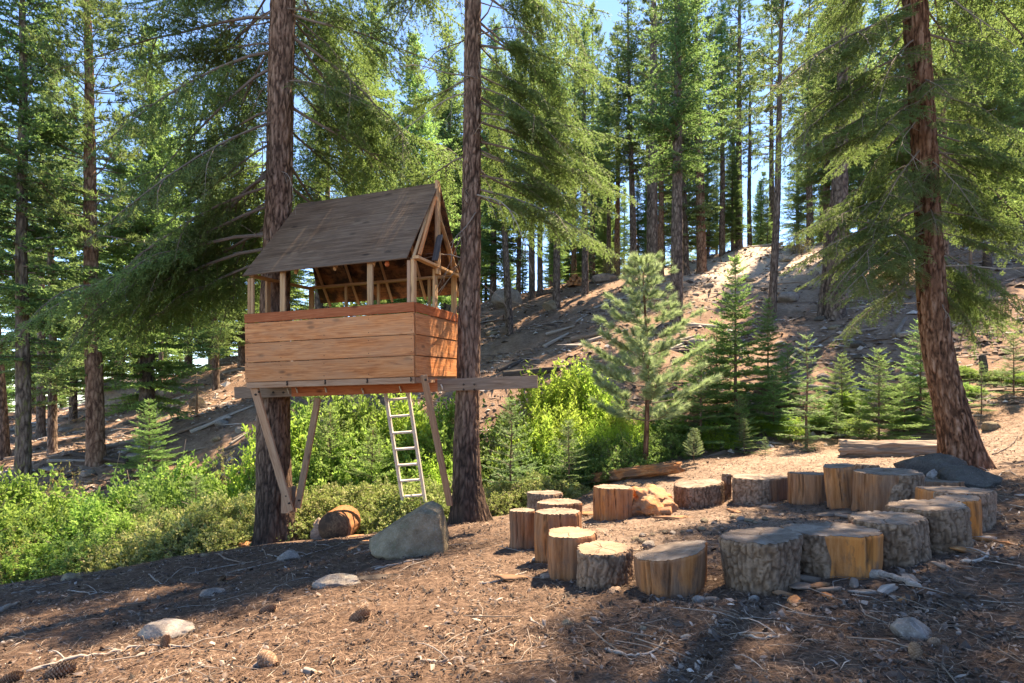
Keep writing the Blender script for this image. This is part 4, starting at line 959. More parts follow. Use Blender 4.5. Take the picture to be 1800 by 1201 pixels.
# cladding (front, right side, left side, back)
rows = [(.0, .272), (.281, .272), (.562, .280)]
for z0, hh in rows:
    pl('cladding_board', (-.005, -.012, z0 + hh / 2), (2.66, -.012, z0 + hh / 2 - .006 * 0), hh, .022, 'plank', fr)
    pl('cladding_board', (-.012, .018, z0 + hh / 2), (-.012, 1.5, z0 + hh / 2), hh - .001, .022, 'plank', sdn)
    pl('cladding_board', (0, 1.512, z0 + hh / 2), (2.65, 1.512, z0 + hh / 2), hh, .022, 'plank', fr)
    pl('cladding_board', (2.662, 0.01, z0 + hh / 2), (2.662, .42, z0 + hh / 2), hh, .022, 'plank', sdn)
    pl('cladding_board', (2.662, 1.08, z0 + hh / 2), (2.662, 1.5, z0 + hh / 2), hh, .022, 'plank', sdn)
pl('trim_board', (-.008, -.016, .917), (2.665, -.016, .917), .13, .03, 'plank_red', fr, label='red-stained top board of the wall')
pl('trim_board', (-.016, .018, .917), (-.016, 1.5, .917), .129, .03, 'plank_red', sdn)
pl('trim_board', (0, 1.516, .917), (2.65, 1.516, .917), .13, .03, 'plank_red', fr)
# floor frame
pl('rim_joist', (0, .012, -.048), (2.65, .012, -.048), .085, .036, 'brace', fr)
pl('rim_joist', (0.006, .04, -.048), (0.006, 1.46, -.048), .085, .036, 'brace', sdn)
pl('rim_joist', (0, 1.488, -.048), (2.65, 1.488, -.048), .085, .036, 'brace', fr)
for u in (.45, .85, 1.25, 1.65, 2.05, 2.6):
    pl('floor_joist', (u, .034, -.052), (u, 1.466, -.052), .085, .036, 'brace', sdn)
for k in range(5): pl('floor_board', (.03, .16 + k * .29, .012), (2.62, .16 + k * .29, .012), .28, .022, 'weathered', (0, 0, 1))
# posts: (u, v, top w, width, depth)
TOP = 1.60
pl('corner_post', (.03, .022, 0.0), (.03, .022, 1.56), .05, .038, 'stud', fr); pl('corner_post', (.084, .022, 0.0), (.084, .022, 1.54), .05, .038, 'brace', fr); pl('corner_post', (.03, .07, .0), (.03, .07, 1.55), .045, .05, 'stud', fr)
pl('corner_post', (2.62, .022, 0.0), (2.62, .022, 1.50), .05, .038, 'stud', fr); pl('corner_post', (2.566, .022, 0.0), (2.566, .022, 1.50), .05, .038, 'stud', fr)
for u, w in ((.66, .085), (2.05, .085)): pl('wall_stud', (u, .022, 0), (u, .022, TOP), w, .038, 'stud', fr)
for u in (.03, .45, 1.35, 1.95, 2.62): pl('wall_stud', (u, 1.478, 0), (u, 1.478, 1.56), .085 if u in (.03, 2.62) else .045, .04, 'stud', fr)
pl('wall_stud', (2.63, .42, 0), (2.63, .42, 1.56), .085, .038, 'stud', sdn)
# plates
pl('top_plate', (-.02, -.0, 1.575), (-.02, 1.52, 1.575), .04, .085, 'stud', sdn)
pl('top_plate', (0, 1.478, 1.58), (2.65, 1.478, 1.58), .04, .085, 'stud', fr)
pl('top_plate', (2.60, .04, 1.54), (2.60, 1.46, 1.56), .04, .085, 'stud', sdn)
# king post of the right gable, tall and standing proud of the side wall
pl('king_post', (.025, .74, .0), (.025, .74, 1.55), .11, .04, 'stud', sdn)
pl('king_post', (-.03, .72, 1.47), (-.03, .70, 2.80), .11, .042, 'stud', sdn); pl('king_post', (.015, .75, 1.60), (.015, .75, 2.70), .045, .05, 'brace', fr)
# roof as two plywood sheets with thickness; corners in house coordinates (u, v, w)
def sheet(name, c, t, m, label=None):
    P4 = [H(*k) for k in c]; o = (P4[0] + P4[1] + P4[2] + P4[3]) / 4
    x = ((P4[1] - P4[0]) + (P4[2] - P4[3])).normalized(); nrm = x.cross(P4[3] - P4[0]).normalized(); y = nrm.cross(x)
    if nrm.z < 0: pass
    Mx = Matrix((x, y, nrm)).transposed().to_4x4(); Mx.translation = o - house.location; inv = Matrix((x, y, nrm))
    L = [inv @ (p - o) for p in P4]; n = 20; q = np.linspace(0, 1, n)
    a, b = np.meshgrid(q, q, indexing='ij'); L = np.array([list(v) for v in L])
    S_ = L[0] * ((1 - a) * (1 - b))[..., None] + L[1] * (a * (1 - b))[..., None] + L[2] * (a * b)[..., None] + L[3] * ((1 - a) * b)[..., None]
    S_[..., 2] += .008 * np.sin(a * 5 + b * 3) + .006 * np.sin(b * 6)
    top = S_ + [0, 0, t / 2]; bot = S_ - [0, 0, t / 2]; V = np.concatenate([top.reshape(-1, 3), bot.reshape(-1, 3)])
    r, cc = np.meshgrid(np.arange(n - 1), np.arange(n - 1), indexing='ij'); i = (r * n + cc).ravel()
    f1 = np.stack([i, i + n, i + n + 1, i + 1], 1); f2 = np.stack([i, i + 1, i + n + 1, i + n], 1) + n * n
    e = []; N2 = n * n
    for k in range(n - 1):
        for s0, s1 in ((k, k + 1), ((n - 1) * n + k + 1, (n - 1) * n + k), ((k + 1) * n, k * n), (k * n + n - 1, (k + 1) * n + n - 1)): e.append((s0, s1, s1 + N2, s0 + N2))
    me = mesh(name, V, np.concatenate([f1, f2, e]), mats=[M[x] for x in m], m4=np.r_[np.full(len(f1), 0), np.full(len(f2), 1), np.full(len(e), 1)], smooth=False)
    ob = link(name, me, house, label=label); ob.matrix_local = Mx; return ob
RZ = 2.775
sheet('roof_sheet', [(2.67, -.06, 1.525), (.08, -.06, 1.56), (-.05, .72, RZ), (2.33, .74, RZ - .02)][::-1], .016, ('ply_under', 'roof_ply'), 'front roof sheet, weathered grey-brown plywood')
sheet('roof_sheet', [(2.33, .75, RZ - .02), (-.05, .73, RZ + .0), (-.06, 1.78, 1.33), (2.64, 1.78, 1.36)][::-1], .016, ('ply_under', 'roof_ply'), 'rear roof sheet with stained underside')
pl('ridge_beam', (-.05, .735, RZ - .10), (2.28, .745, RZ - .12), .09, .036, 'stud', fr)
for u in (.04, .62, 1.22, 1.85, 2.4):
    k = .30 if u > 2.3 else 0
    pl('rafter', (u, .78, RZ - .17), (u + .0, 1.70, 1.29), .04, .085, 'stud', (0, -1, .6) )
    if u < 2.3: pl('rafter', (u, .69, RZ - .20), (u, .03, 1.53), .04, .085, 'stud', (0, 1, .6))
pl('gable_brace', (-.03, .80, 2.25), (-.03, 1.46, 1.60), .04, .06, 'stud', sdn); pl('gable_brace', (-.03, .62, 2.55), (-.03, .10, 1.62), .035, .05, 'plank', sdn)
pl('scrap_board', (-.075, .50, 1.62), (-.075, .68, 2.02), .09, .02, 'scrap', (-.2, -1, .1))
# beam with grey ends and a red middle
def bx(X, z0): return Vector((X, 7.948 - .18 * X, z0))
def bz(X): return -.20 + (X + 4.24) * .036
zb = lambda X: bz(X) + .085 * 0
b_l, b_m0, b_m1, b_r = -4.24, -3.30, -1.06, .355
support = house
for x0, x1, m, lb in ((b_l, b_m0, 'weathered', 'grey weathered left end of the beam'), (b_m0, b_m1, 'plank_red', 'red-stained middle of the beam'), (b_m1, b_r, 'weathered', 'grey weathered right end of the beam')):
    plank('support_beam', bx(x0, zb(x0) + .105), bx(x1, zb(x1) + .105), .178, .04, M[m], house, (-.177, -.984, 0), 0, lb)
# braces
def br_(a, b, w, t, face, m='brace', label=None): plank('diagonal_brace', pix(*a), pix(*b), w, t, M[m], house, face, 0, label)
br_((447, 681, 8.30), (510, 898, 8.50), .125, .04, (-.25, -.95, .1))
br_((559, 700, 8.62), (523, 893, 8.58), .105, .04, (-.3, -.95, 0))
br_((745, 660, 7.42), (791, 888, 8.05), .085, .05, (-.2, -.95, .1))
plank('mounting_block', pix(503, 857, 8.60), pix(503, 902, 8.60), .145, .04, M['brace'], house, (-.1, -1, 0))
plank('mounting_block', pix(517, 855, 8.66), pix(517, 900, 8.66), .07, .05, M['weathered'], house, (-.1, -1, 0))
def small(name, p, q, r, m):
    V, F4, F3 = tube([np.array(p) - np.array(house.location), (np.array(p) + np.array(q)) / 2 - np.array(house.location) + [.004, 0, 0], np.array(q) - np.array(house.location)], r, 6)
    link(name, mesh(name, V, F4, F3, mats=[M[m]], attr={'rnd': np.full(len(V), .6)}), house)
for px, py in ((505, 683), (520, 682), (571, 681), (636, 683), (702, 679), (775, 676)):
    X = (px - 900) / 1000 * 8.25; Yb = 7.948 - .18 * X - .035; s = Yb / 8.25; small('bent_peg', pix(px, py, Yb), pix(px + 3, py + 9, Yb - .02), .011, 'peg')
for px in (504, 571, 645, 722): 
    Yb = 7.5 + (728 - px) / 296 * .73 - .03; small('iron_clip', pix(px, 663 + (728 - px) / 296 * 9, Yb), pix(px, 671 + (728 - px) / 296 * 9, Yb), .010, 'nail')
for bxp in ((449, 694, 8.24), (455, 689, 8.24), (508, 885, 8.44), (503, 872, 8.46), (525, 880, 8.52), (748, 668, 7.36), (790, 868, 8.0), (815, 676, 7.98), (815, 685, 7.98), (834, 676, 7.98), (834, 685, 7.98), (480, 690, 8.42), (498, 690, 8.42)):
    V, F4, F3 = tube([[0, .012, 0], [0, -.006, 0], [0, -.012, 0]], [.016, .016, .009], 8)
    link('bolt_head', mesh('bolt_head', V, F4, F3, mats=[M['nail']], attr={'rnd': np.full(len(V), .5)}), house, Vector(pix(*bxp)) - house.location)
_b = ico(1)
nailV = _b[0] * .006; nail_me = mesh('nail_head', nailV, None, _b[1], mats=[M['nail']], attr={'rnd': np.full(len(nailV), .4)})
for z0, hh in rows:
    for u in (.03, .66, 1.35, 2.05, 2.62):
        for dz in (.05, hh - .05): link('nail_head', nail_me, house, H(u, -.024, z0 + dz) - house.location)
link('red_wrapping', rock_me(5, (.035, .035, .05), M['plank_red'], 2), house, H(.42, .05, 1.53) - house.location, label='scrap of red cloth tied under the eave')

# ladder
def ladder():
    b0, t0 = pix(736, 902, 9.75), pix(694, 668, 9.0)
    b0 = Vector(b0); t0 = Vector(t0); b0.z = g1(b0.x, b0.y) - .02
    L = thing('ladder', 'pale metal ladder leaning under the tree house behind the boulder', 'ladder', b0)
    ax = (t0 - b0); side = Vector((1, -.05, .02)).normalized(); side = (side - ax.normalized() * side.dot(ax.normalized())).normalized(); hw = .19
    f = side.cross(ax).normalized()
    for s in (-1, 1): plank('rail', b0 + side * hw * s, t0 + side * hw * s * .97, .046, .08, M['ladder'], L, f)
    n = int(ax.length / .285)
    for k in range(n):
        c = b0 + ax.normalized() * (.10 + k * .285); plank('rung', c - side * (hw - .016), c + side * (hw - .016), .03, .055, M['ladder'], L, f)
ladder()

# ------------------------------------------------------------------ stumps
def stump(cx, by, ty, w, lab, bark=1.0, amber=0.0, tilt=(0, -.05), lean=0.0, taper=1.0, bang=None, Yc=None, seed=0, warm=.2, oval=1.0, name='stump', n=150):
    r = np.random.RandomState(seed + 500)
    if Yc is None:
        h0 = hit(cx, by); Yc = h0[1] + w * h0[1] / 2000 * .8
    c = on(cx, Yc); rad = w * Yc / 2000.0; top = (HZ - ty) / F * Yc - c[2]; top = max(top, .12)
    t = thing(name, lab, 'stump', c)
    rows_ = 60; th = np.linspace(0, 2 * np.pi, n, endpoint=False); TH, I = np.meshgrid(th, np.arange(rows_)); q = I / (rows_ - 1)
    lobes = .97 + .06 * np.sin(TH * 2 + r.uniform(0, 6)) + .045 * np.sin(TH * 3 + r.uniform(0, 6)) + .03 * np.sin(TH * 5 + r.uniform(0, 6)) + .018 * np.sin(TH * 8 + r.uniform(0, 6)) + .05 * ss(.3, 0, q) * np.maximum(0, np.sin(TH * 3 + r.uniform(0, 6)))
    br_ = rad * lobes * (1 + (1 / taper - 1) * 0 + (taper - 1) * (q - 1) * -1)   # taper>1: wider foot
    cx_, sy_ = np.cos(TH), np.sin(TH); z0 = -.06
    ztop = top + tilt[0] * cx_ * rad + tilt[1] * sy_ * rad * oval
    z = z0 + (ztop - z0) * q
    # bark mask
    if bang is None: bmv = np.full(TH.shape, float(bark))
    else:
        d = np.abs((np.degrees(TH) - bang[0] + 180) % 360 - 180); bmv = ss(bang[1] + 6, bang[1] - 6, d + 14 * pn(cx_ * 2, sy_ * 2, z * 5 + seed)) * bark
    u, v = cx_ * rad, sy_ * rad; hb = barkh(u, v, z, seed, 24, 9)
    ck = np.zeros_like(TH)
    for _ in range(r.randint(4, 8)):
        t0 = r.uniform(0, 6.28); wd = r.uniform(.012, .03); q0 = r.uniform(0, .5); dd = np.abs((TH - t0 - .05 * np.sin(z * 9) + np.pi) % (2 * np.pi) - np.pi)
        ck = np.maximum(ck, np.exp(-(dd / wd) ** 2) * ss(q0, q0 + .3, q))
    ck *= (1 - bmv)
    grain = pn(TH * 14, z * 1.5, seed) * .004
    rr = br_ + bmv * (.016 + .020 * (hb - .5)) + (1 - bmv) * grain - ck * .03 + .012 * pn(u * 4, v * 4, z * 4 + seed)
    rag = .007 * pn(cx_ * 9 + seed, sy_ * 9, 1) + .005 * pn(cx_ * 24, sy_ * 24, seed)
    z = z + rag * ss(.9, 1, q); rr -= ss(.965, 1, q) * (.007 + .008 * (pn(cx_ * 7, sy_ * 7, seed + 3) > .1) * bmv)
    X = cx_ * rr + lean * q * top; Yy = sy_ * rr * oval
    Vb = np.stack([X, Yy, z], -1).reshape(-1, 3)
    k, cc = np.meshgrid(np.arange(rows_ - 1), np.arange(n), indexing='ij'); k, cc = k.ravel(), cc.ravel(); c2 = (cc + 1) % n
    F4 = np.stack([k * n + cc, k * n + c2, (k + 1) * n + c2, (k + 1) * n + cc], 1)
    amv = np.full(TH.shape, amber) * (.6 + .8 * ss(-.3, .4, pn(cx_ * 2 + seed, sy_ * 2, z * 3)))
    link('side', mesh('side', Vb, F4, mats=[M['stump']], attr={'h': hb, 'bm': bmv, 'amber': np.clip(amv, 0, 1), 'crack': ck}), t)
    # cut face
    m = 26; q2 = np.linspace(1, 0, m)[:, None]; rim = rr[-1][None, :]; thr = th[None, :]
    X2 = np.cos(thr) * rim * q2 + lean * top; Y2 = np.sin(thr) * rim * q2 * oval
    Z2 = top + tilt[0] * np.cos(thr) * rad * q2 + tilt[1] * np.sin(thr) * rad * q2 * oval + .006 * pn(X2 * 9, Y2 * 9, seed) * (1 - q2 ** 8) + rag[-1][None, :] * q2 ** 4 + .002
    ck2 = np.zeros_like(X2)
    for _ in range(r.randint(4, 9)):
        t0 = r.uniform(0, 6.28); dd = np.abs((thr - t0 - .15 * np.sin(q2 * 5 + t0) + np.pi) % (2 * np.pi) - np.pi) * np.maximum(q2, .05); ck2 = np.maximum(ck2, np.exp(-(dd / .014) ** 2) * ss(0, .2, q2) * r.uniform(.4, 1) * ss(1.0, .9, q2 * r.uniform(.9, 1.2)))
    Z2 = Z2 - .012 * ck2
    V2 = np.stack([X2, Y2, Z2], -1).reshape(-1, 3)
    k, cc = np.meshgrid(np.arange(m - 1), np.arange(n), indexing='ij'); k, cc = k.ravel(), cc.ravel(); c2 = (cc + 1) % n
    F2 = np.stack([k * n + cc, k * n + c2, (k + 1) * n + c2, (k + 1) * n + cc], 1)
    link('cut_face', mesh('cut_face', V2, F2, mats=[M['cut']], attr={'crack': ck2, 'warm': np.full(len(V2), warm)}), t)
    return t
G = 'stumps set in a ring as seats'
stump(919, 966, 897, 46, 'narrow greyish barkless stump at the left end of the ring', 0, .1, seed=1, warm=.1, taper=1.03)
stump(981, 992, 899, 80, 'barkless stump with white sunlit top just right of the narrow left one', 0, .35, seed=2, warm=.1, Yc=5.1)
stump(983, 960, 882, 78, 'stump whose round top shows behind the white-topped one', 0, .1, seed=3, Yc=5.9)
stump(1003, 1020, 936, 95, 'tall smooth orange-brown stump in front on the left side of the ring', 0, .25, seed=4, warm=.8, taper=.97)
stump(1060, 1036, 963, 97, 'low rough-barked stump right of the tall smooth one', 1, seed=5, warm=.8, tilt=(.03, -.04))
stump(1182, 1048, 968, 136, 'barkless wedge-cut stump with a strongly tilted grey top', 0, .35, tilt=(.22, -.12), lean=-.03, seed=6, warm=0, taper=.9)
stump(1340, 1044, 941, 130, 'front thick-barked stump, widest at its grey top', 1, seed=7, warm=0, taper=.86, lean=-.03, tilt=(.08, -.06))
stump(1468, 1018, 931, 150, 'big front stump with a patch of bright amber wood between bark', 1, 1.0, seed=8, warm=0, taper=.9, bang=(185, 48), tilt=(.03, -.06), lean=-.06)
stump(1568, 998, 910, 112, 'bark-covered stump right of the amber one, leaning left', 1, seed=9, warm=0, taper=.95, lean=-.12, tilt=(.1, -.05))
stump(1640, 975, 888, 106, 'barked stump with a white patch on its top, fourth from the front stump', 1, seed=10, warm=.1, taper=1.0, lean=-.12, tilt=(.1, -.04))
stump(1688, 952, 876, 66, 'slim stump with an amber split side behind the white-patched one', 0, 1.0, seed=11, warm=.2, lean=-.05, tilt=(.1, 0))
stump(1678, 935, 861, 112, 'dark hollow-looking barked stump nearest the right tree', 1, .5, seed=12, warm=.2, bang=(320, 110))
stump(1642, 905, 843, 100, 'flat pale grey stump with a scrap of bark lying on top', 0, .1, seed=13, warm=0, Yc=6.5)
stump(1560, 900, 829, 98, 'half-barked stump with pale wood on its left and dark bark on its right', 1, .15, seed=14, warm=.1, bang=(295, 48), tilt=(.05, 0))
stump(1483, 894, 819, 50, 'narrow tilted barkless stump leaning to the left', 0, .3, seed=15, lean=-.14, tilt=(.12, 0), warm=.1)
stump(1524, 880, 817, 34, 'thin stump squeezed behind the tilted one', 1, seed=16, Yc=7.3)
stump(1421, 888, 832, 64, 'even round barkless brown stump left of the tilted one', 0, .2, seed=17, warm=.1)
stump(1336, 884, 838, 100, 'wide low stump with a bright white top, half dark bark and half grey wood', 1, 0, seed=18, warm=0, bang=(222, 42))
stump(1277, 878, 833, 12, 'thin upright slab standing against the white-topped low stump', 1, seed=19, n=40)
stump(1228, 894, 850, 76, 'small dark-barked stump with a top tilted to the left', 1, seed=20, tilt=(.14, -.02), warm=.1)
stump(1077, 915, 856, 72, 'orange barkless stump beside the rotten chunk at the back of the ring', 0, .5, seed=21, warm=.3, tilt=(0, -.06))
stump(958, 900, 866, 56, 'low grey-barked stump behind the left end of the ring', 1, seed=22, warm=0, Yc=7.2)

# ------------------------------------------------------------------ rocks
def rock(px, by, w, h, lab, mat='rock', seed=0, dep=.8, sink=.15, rz=0, name='rock', cat='rock', sub=4, group=None, Yc=None, cuts=6, tilt=0):
    p = hit(px, by) if Yc is None else on(px, Yc); Y = p[1]; sx = w * Y / 2000; sz = h * Y / 1000 / (1 + 1 - sink * 2)
    sy = sx * dep; c = on(px, Y + sy * .6); sink = max(sink, .27 if Y < 8 and w < 100 else sink)
    return link(name, rock_me(seed or int(px * 7 + by), (sx * 1.12, sy, sz * 1.15), M[mat], sub, cuts=cuts), None, (c[0], c[1], c[2] + sz * (1 - sink * 2) * .8), (0, tilt, rz), lab, cat, group)
def boulder():
    p = hit(722, 985); Y = p[1] + .25; c = on(722, Y); s = Y / 1000
    V, Fc = ico(5); V = V.copy(); V *= (1 + .10 * fbm(V[:, 0] * 1.2 + 3, V[:, 1] * 1.2, V[:, 2] * 1.2, 4))[:, None]
    for a, b, cc, k in [(-.62, 0, .78, .40), (1, -.05, .12, .66), (.25, -.2, 1, .74), (-.2, -1, .28, .62), (.4, -1, .1, .66), (0, 1, .1, .7), (.75, -.3, .7, .82), (-.75, -.55, .4, .52)]:
        d = np.array([a, b, cc]); d /= np.linalg.norm(d); ex = V @ d - k; V -= np.where(ex > 0, ex * .95, 0)[:, None] * d
    V *= (1 + .03 * fbm(V[:, 0] * 5, V[:, 1] * 5, V[:, 2] * 5, 4) - .035 * ss(.07, 0, np.abs(pn(V[:, 0] * 1.6 + 4, V[:, 1] * 1.6, V[:, 2] * 2.4))))[:, None]
    V = V * np.array([.84, .5, .64]) * s * 100; V[:, 0] -= .0
    link('boulder', mesh('boulder', V, None, Fc, [M['rock_brown']]), None, (c[0] - .0, c[1] + .1, c[2] + .22), (0, 0, 0), 'slanted greenish-brown boulder in front of the ladder and dark trunk', 'boulder')
boulder()
for a in [
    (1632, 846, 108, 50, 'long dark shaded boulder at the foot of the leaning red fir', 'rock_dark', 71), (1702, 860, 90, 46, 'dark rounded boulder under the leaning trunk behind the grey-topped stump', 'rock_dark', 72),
    (900, 888, 55, 28, 'pale sunlit rock just left of the low grey-barked stump', 'rock', 73), (880, 897, 30, 12, 'flat pale stone beside the foot of the dark trunk', 'rock', 74),
    (508, 985, 38, 18, 'smooth light oval stone in front of the left trunk', 'rock', 75), (592, 1032, 74, 22, 'flat grey stone half sunk in the litter below the boulder', 'rock', 76),
    (292, 1122, 84, 30, 'long smooth grey stone beside the pine cone at lower left', 'rock', 77), (376, 1046, 42, 10, 'thin pale stone sunk in the shaded litter at left', 'rock', 78),
    (247, 988, 38, 12, 'rounded stone on the left rim of the clearing', 'rock_brown', 79), (124, 1020, 32, 12, 'brown stone on the rim at the far left', 'rock_brown', 80), (360, 978, 16, 6, 'small stone on the rim left of the left trunk', 'rock_brown', 81),
    (1602, 1126, 66, 34, 'grey angular stone right of centre in the front litter', 'rock', 82), (1128, 1060, 0, 0, '', '', 0),
    (1228, 1060, 26, 13, 'small pale stone in front of the wedge-cut stump', 'rock', 84), (1326, 1057, 18, 10, 'small stone at the foot of the front thick-barked stump', 'rock', 85), (1206, 1124, 18, 9, 'light pebble lying in front below the wedge-cut stump', 'rock', 86),
    (997, 1100, 18, 12, 'round tan pebble in the sunny litter', 'rock_brown', 87), (1130, 1108, 12, 8, 'small tan pebble in the litter right of the round one', 'rock_brown', 88),
    (1060, 497, 42, 16, 'flat grey boulder on the ridge right of the wood pile', 'rock', 89), (893, 541, 50, 32, 'pale slanted boulder on the slope right of the dark trunk', 'rock', 90), (967, 547, 26, 16, 'square grey rock at the foot of the trunk left of the wood pile', 'rock_brown', 91),
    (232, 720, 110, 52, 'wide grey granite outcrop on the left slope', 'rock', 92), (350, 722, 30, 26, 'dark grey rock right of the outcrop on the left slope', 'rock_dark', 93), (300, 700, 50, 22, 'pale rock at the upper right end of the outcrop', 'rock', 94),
    (423, 762, 18, 10, 'white rock casting a long shadow on the slope left of the tree house', 'rock', 95), (1385, 535, 34, 18, 'grey rock on the shaded slope right of the slim straight pine', 'rock', 96), (1220, 575, 14, 8, 'small white rock under the tall dense dark fir', 'rock', 97),
    (1225, 612, 34, 12, 'white flat rock on the slope right of the young pine', 'rock', 98), (1432, 485, 14, 12, 'small grey rock left of the thick grey trunk', 'rock', 99), (1560, 740, 14, 12, 'small rock behind the fallen log', 'rock', 100),
    (1740, 757, 30, 14, 'brown rock right of the leaning trunk', 'rock_brown', 101), (1110, 560, 16, 8, 'light stone on the slope behind the young pine', 'rock', 102), (1380, 462, 18, 6, 'orange stone on the sandy ridge', 'rock_brown', 103), (240, 815, 34, 14, 'pale stone at the foot of the bare pine', 'rock', 104), (90, 835, 36, 8, 'flat stone on the left slope behind the shrubs', 'rock', 105)]:
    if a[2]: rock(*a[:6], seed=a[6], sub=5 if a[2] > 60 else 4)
peb = [(1118, 952, 16, 9), (1130, 944, 14, 9), (1128, 956, 18, 9), (1142, 964, 26, 8), (1148, 942, 10, 6), (1170, 938, 12, 6), (1183, 940, 14, 6), (1200, 938, 12, 6), (1213, 937, 13, 8), (1235, 933, 16, 7), (1240, 919, 16, 9), (1256, 922, 12, 8), (1290, 912, 16, 8), (1304, 917, 18, 9), (1318, 919, 16, 9), (1330, 922, 12, 7), (1270, 932, 10, 6), (1346, 915, 14, 8), (1375, 908, 12, 7)]
rpm = [rock_me(900 + i, (1, .9, .62), M['rock' if i % 2 else 'rock_brown'], 3) for i in range(5)]
for i, (px, py, w, h) in enumerate(peb):
    p = hit(px, py); s = w * p[1] / 2000
    link('pebble', rpm[i % 5], None, (p[0], p[1] + s * .5, p[2] + s * .28), (0, 0, i * 1.3), 'pale rounded stone in the little fire circle inside the stump ring', 'stone', 'stones of the small circle inside the ring', scale=s)

# ------------------------------------------------------------------ logs and wood
def log_me(L, r0, r1, mat, seed, n=40, rows=60, amp=.2, sub=True):
    x = np.linspace(-L / 2, L / 2, rows); th = np.linspace(0, 2 * np.pi, n, endpoint=False); TH, I = np.meshgrid(th, np.arange(rows)); X = x[I]
    r = np.interp(X, [-L / 2, L / 2], [r0, r1]); c, s = np.cos(TH), np.sin(TH)
    r = r * (1 + amp * fbm(c * 1.5 + seed, s * 1.5, X * 1.2 / max(L, .6), 4) + .08 * np.abs(pn(TH * 4, X * 1.5, seed)))
    if amp > .25:
        r = r * (1 + .22 * (np.abs(pn(c * 3.2 + seed, s * 3.2, X * .9)) - .3) - .35 * ss(.2, .6, pn(c * 1.1, s * 1.1, X * 2.2 + seed)))
        X = X + 1.2 * r0 * pn(c * 2.2, s * 2.2, seed + 2) * np.sign(X) * (np.abs(X) > L / 2 * .93)
    X = X + (.10 * r0 * pn(c * 3, s * 3, seed) * np.sign(X)) * (np.abs(X) > L / 2 * .97)
    V = np.stack([X, c * r + .06 * L * np.sin(X / L * 3 + seed) * .5, s * r], -1).reshape(-1, 3)
    k, cc = np.meshgrid(np.arange(rows - 1), np.arange(n), indexing='ij'); k, cc = k.ravel(), cc.ravel(); c2 = (cc + 1) % n
    F4 = np.stack([k * n + cc, k * n + c2, (k + 1) * n + c2, (k + 1) * n + cc], 1)
    b = len(V); V = np.concatenate([V, [V[:n].mean(0), V[-n:].mean(0)]]); j = np.arange(n); j2 = (j + 1) % n; e = (rows - 1) * n
    F3 = np.concatenate([np.stack([j2, j, np.full(n, b)], 1), np.stack([e + j, e + j2, np.full(n, b + 1)], 1)])
    return mesh('log', V, F4, F3, mats=[mat], smooth=True, attr={'h': np.full(len(V), .6), 'rnd': np.full(len(V), .5)})
def lay_log(a, b, rad, lab, mat='deadbrown', seed=1, r1=None, name='fallen_log', cat='log', lift=.6, amp=.2, group=None, Ys=None):
    p, q = (hit(*a), hit(*b)) if Ys is None else (on(a[0], Ys[0]), on(b[0], Ys[1])); d = q - p; L = float(np.linalg.norm(d)); m = (p + q) / 2
    m[2] = max(m[2], g1(m[0], m[1])) + rad * lift
    rot = Vector(d).to_track_quat('X', 'Z').to_euler()
    return link(name, log_me(L, rad, r1 or rad * .8, M[mat], seed, n=64 if amp > .25 else 30, rows=90 if amp > .25 else 44, amp=amp), None, m, rot, lab, cat, group)
lay_log((1040, 858), (1196, 838), .15, 'long rotten orange log lying at the back of the ring under the young pine', 'rotten', 3, .09, amp=.6)
lay_log((1478, 802), (1655, 800), .17, 'weathered brown log lying behind the ring left of the leaning trunk', 'deadbrown', 4, .13, amp=.32)
lay_log((1180, 905), (1118, 906), .06, 'flat rotten slab lying beside the orange barkless stump', 'rotten', 41, .03, name='rotten_slab', cat='wood')
link('rotten_chunk', rock_me(77, (.30, .26, .22), M['rotten'], 5, .4, 3), None, on(1140, 7.2) + np.array([0, 0, .13]), (0, 0, .4), 'crumbling orange rotten chunk beside the orange stump', 'rotten wood')
link('rotten_chunk', rock_me(79, (.12, .1, .1), M['rotten'], 4, .4, 3), None, on(1173, 7.1) + np.array([0, 0, .05]), (0, 0, 1), 'small dark rotten lump right of the crumbling chunk', 'rotten wood')
lay_log((862, 868), (925, 848), .05, 'curved pale dead branch behind the low grey-barked stump', 'deadwood', 42, .04, name='dead_branch', cat='branch')
# round log under the tree house
def round_log():
    c = on(598, 8.7); r = .245; t = thing('log_round', 'short thick log round lying on its side under the tree house', 'log', (c[0], c[1], c[2] + r * .85), (0, 0, math.radians(84)))
    me = log_me(.5, r, r * .97, M['stump'], 6, n=60, rows=24, amp=.05)
    for k, v in (('bm', 0.0), ('amber', .3), ('crack', 0.0)):
        at = me.attributes.new(k, 'FLOAT', 'POINT'); at.data.foreach_set('value', np.full(len(me.vertices), v, np.float32))
    link('side', me, t)
    V, F4, F3 = tube([[-.266, 0, 0], [-.252, 0, 0]], [r * .93, r * .96], 50); link('cut_face', mesh('cut_face', V, F4, F3, mats=[M['rot_end']]), t)
round_log()
link('rotten_stub', rock_me(33, (.13, .12, .24), M['deadbrown'], 4, .4, 4), None, on(561, 8.8) + np.array([0, 0, .10]), (0, 0, 0), 'small broken stub of wood left of the log round', 'wood')
link('wood_chunk', rock_me(34, (.16, .1, .09), M['rotten'], 4, .3, 5), None, on(436, 9.0) + np.array([0, 0, .03]), (0, 0, .3), 'orange chunk of wood left of the left trunk on the rim', 'wood')
link('wood_chunk', rock_me(35, (.10, .1, .07), M['rotten'], 3, .3, 5), None, on(415, 9.1) + np.array([0, 0, .02]), (0, 0, 1), 'smaller orange chunk left of the orange one on the rim', 'wood')
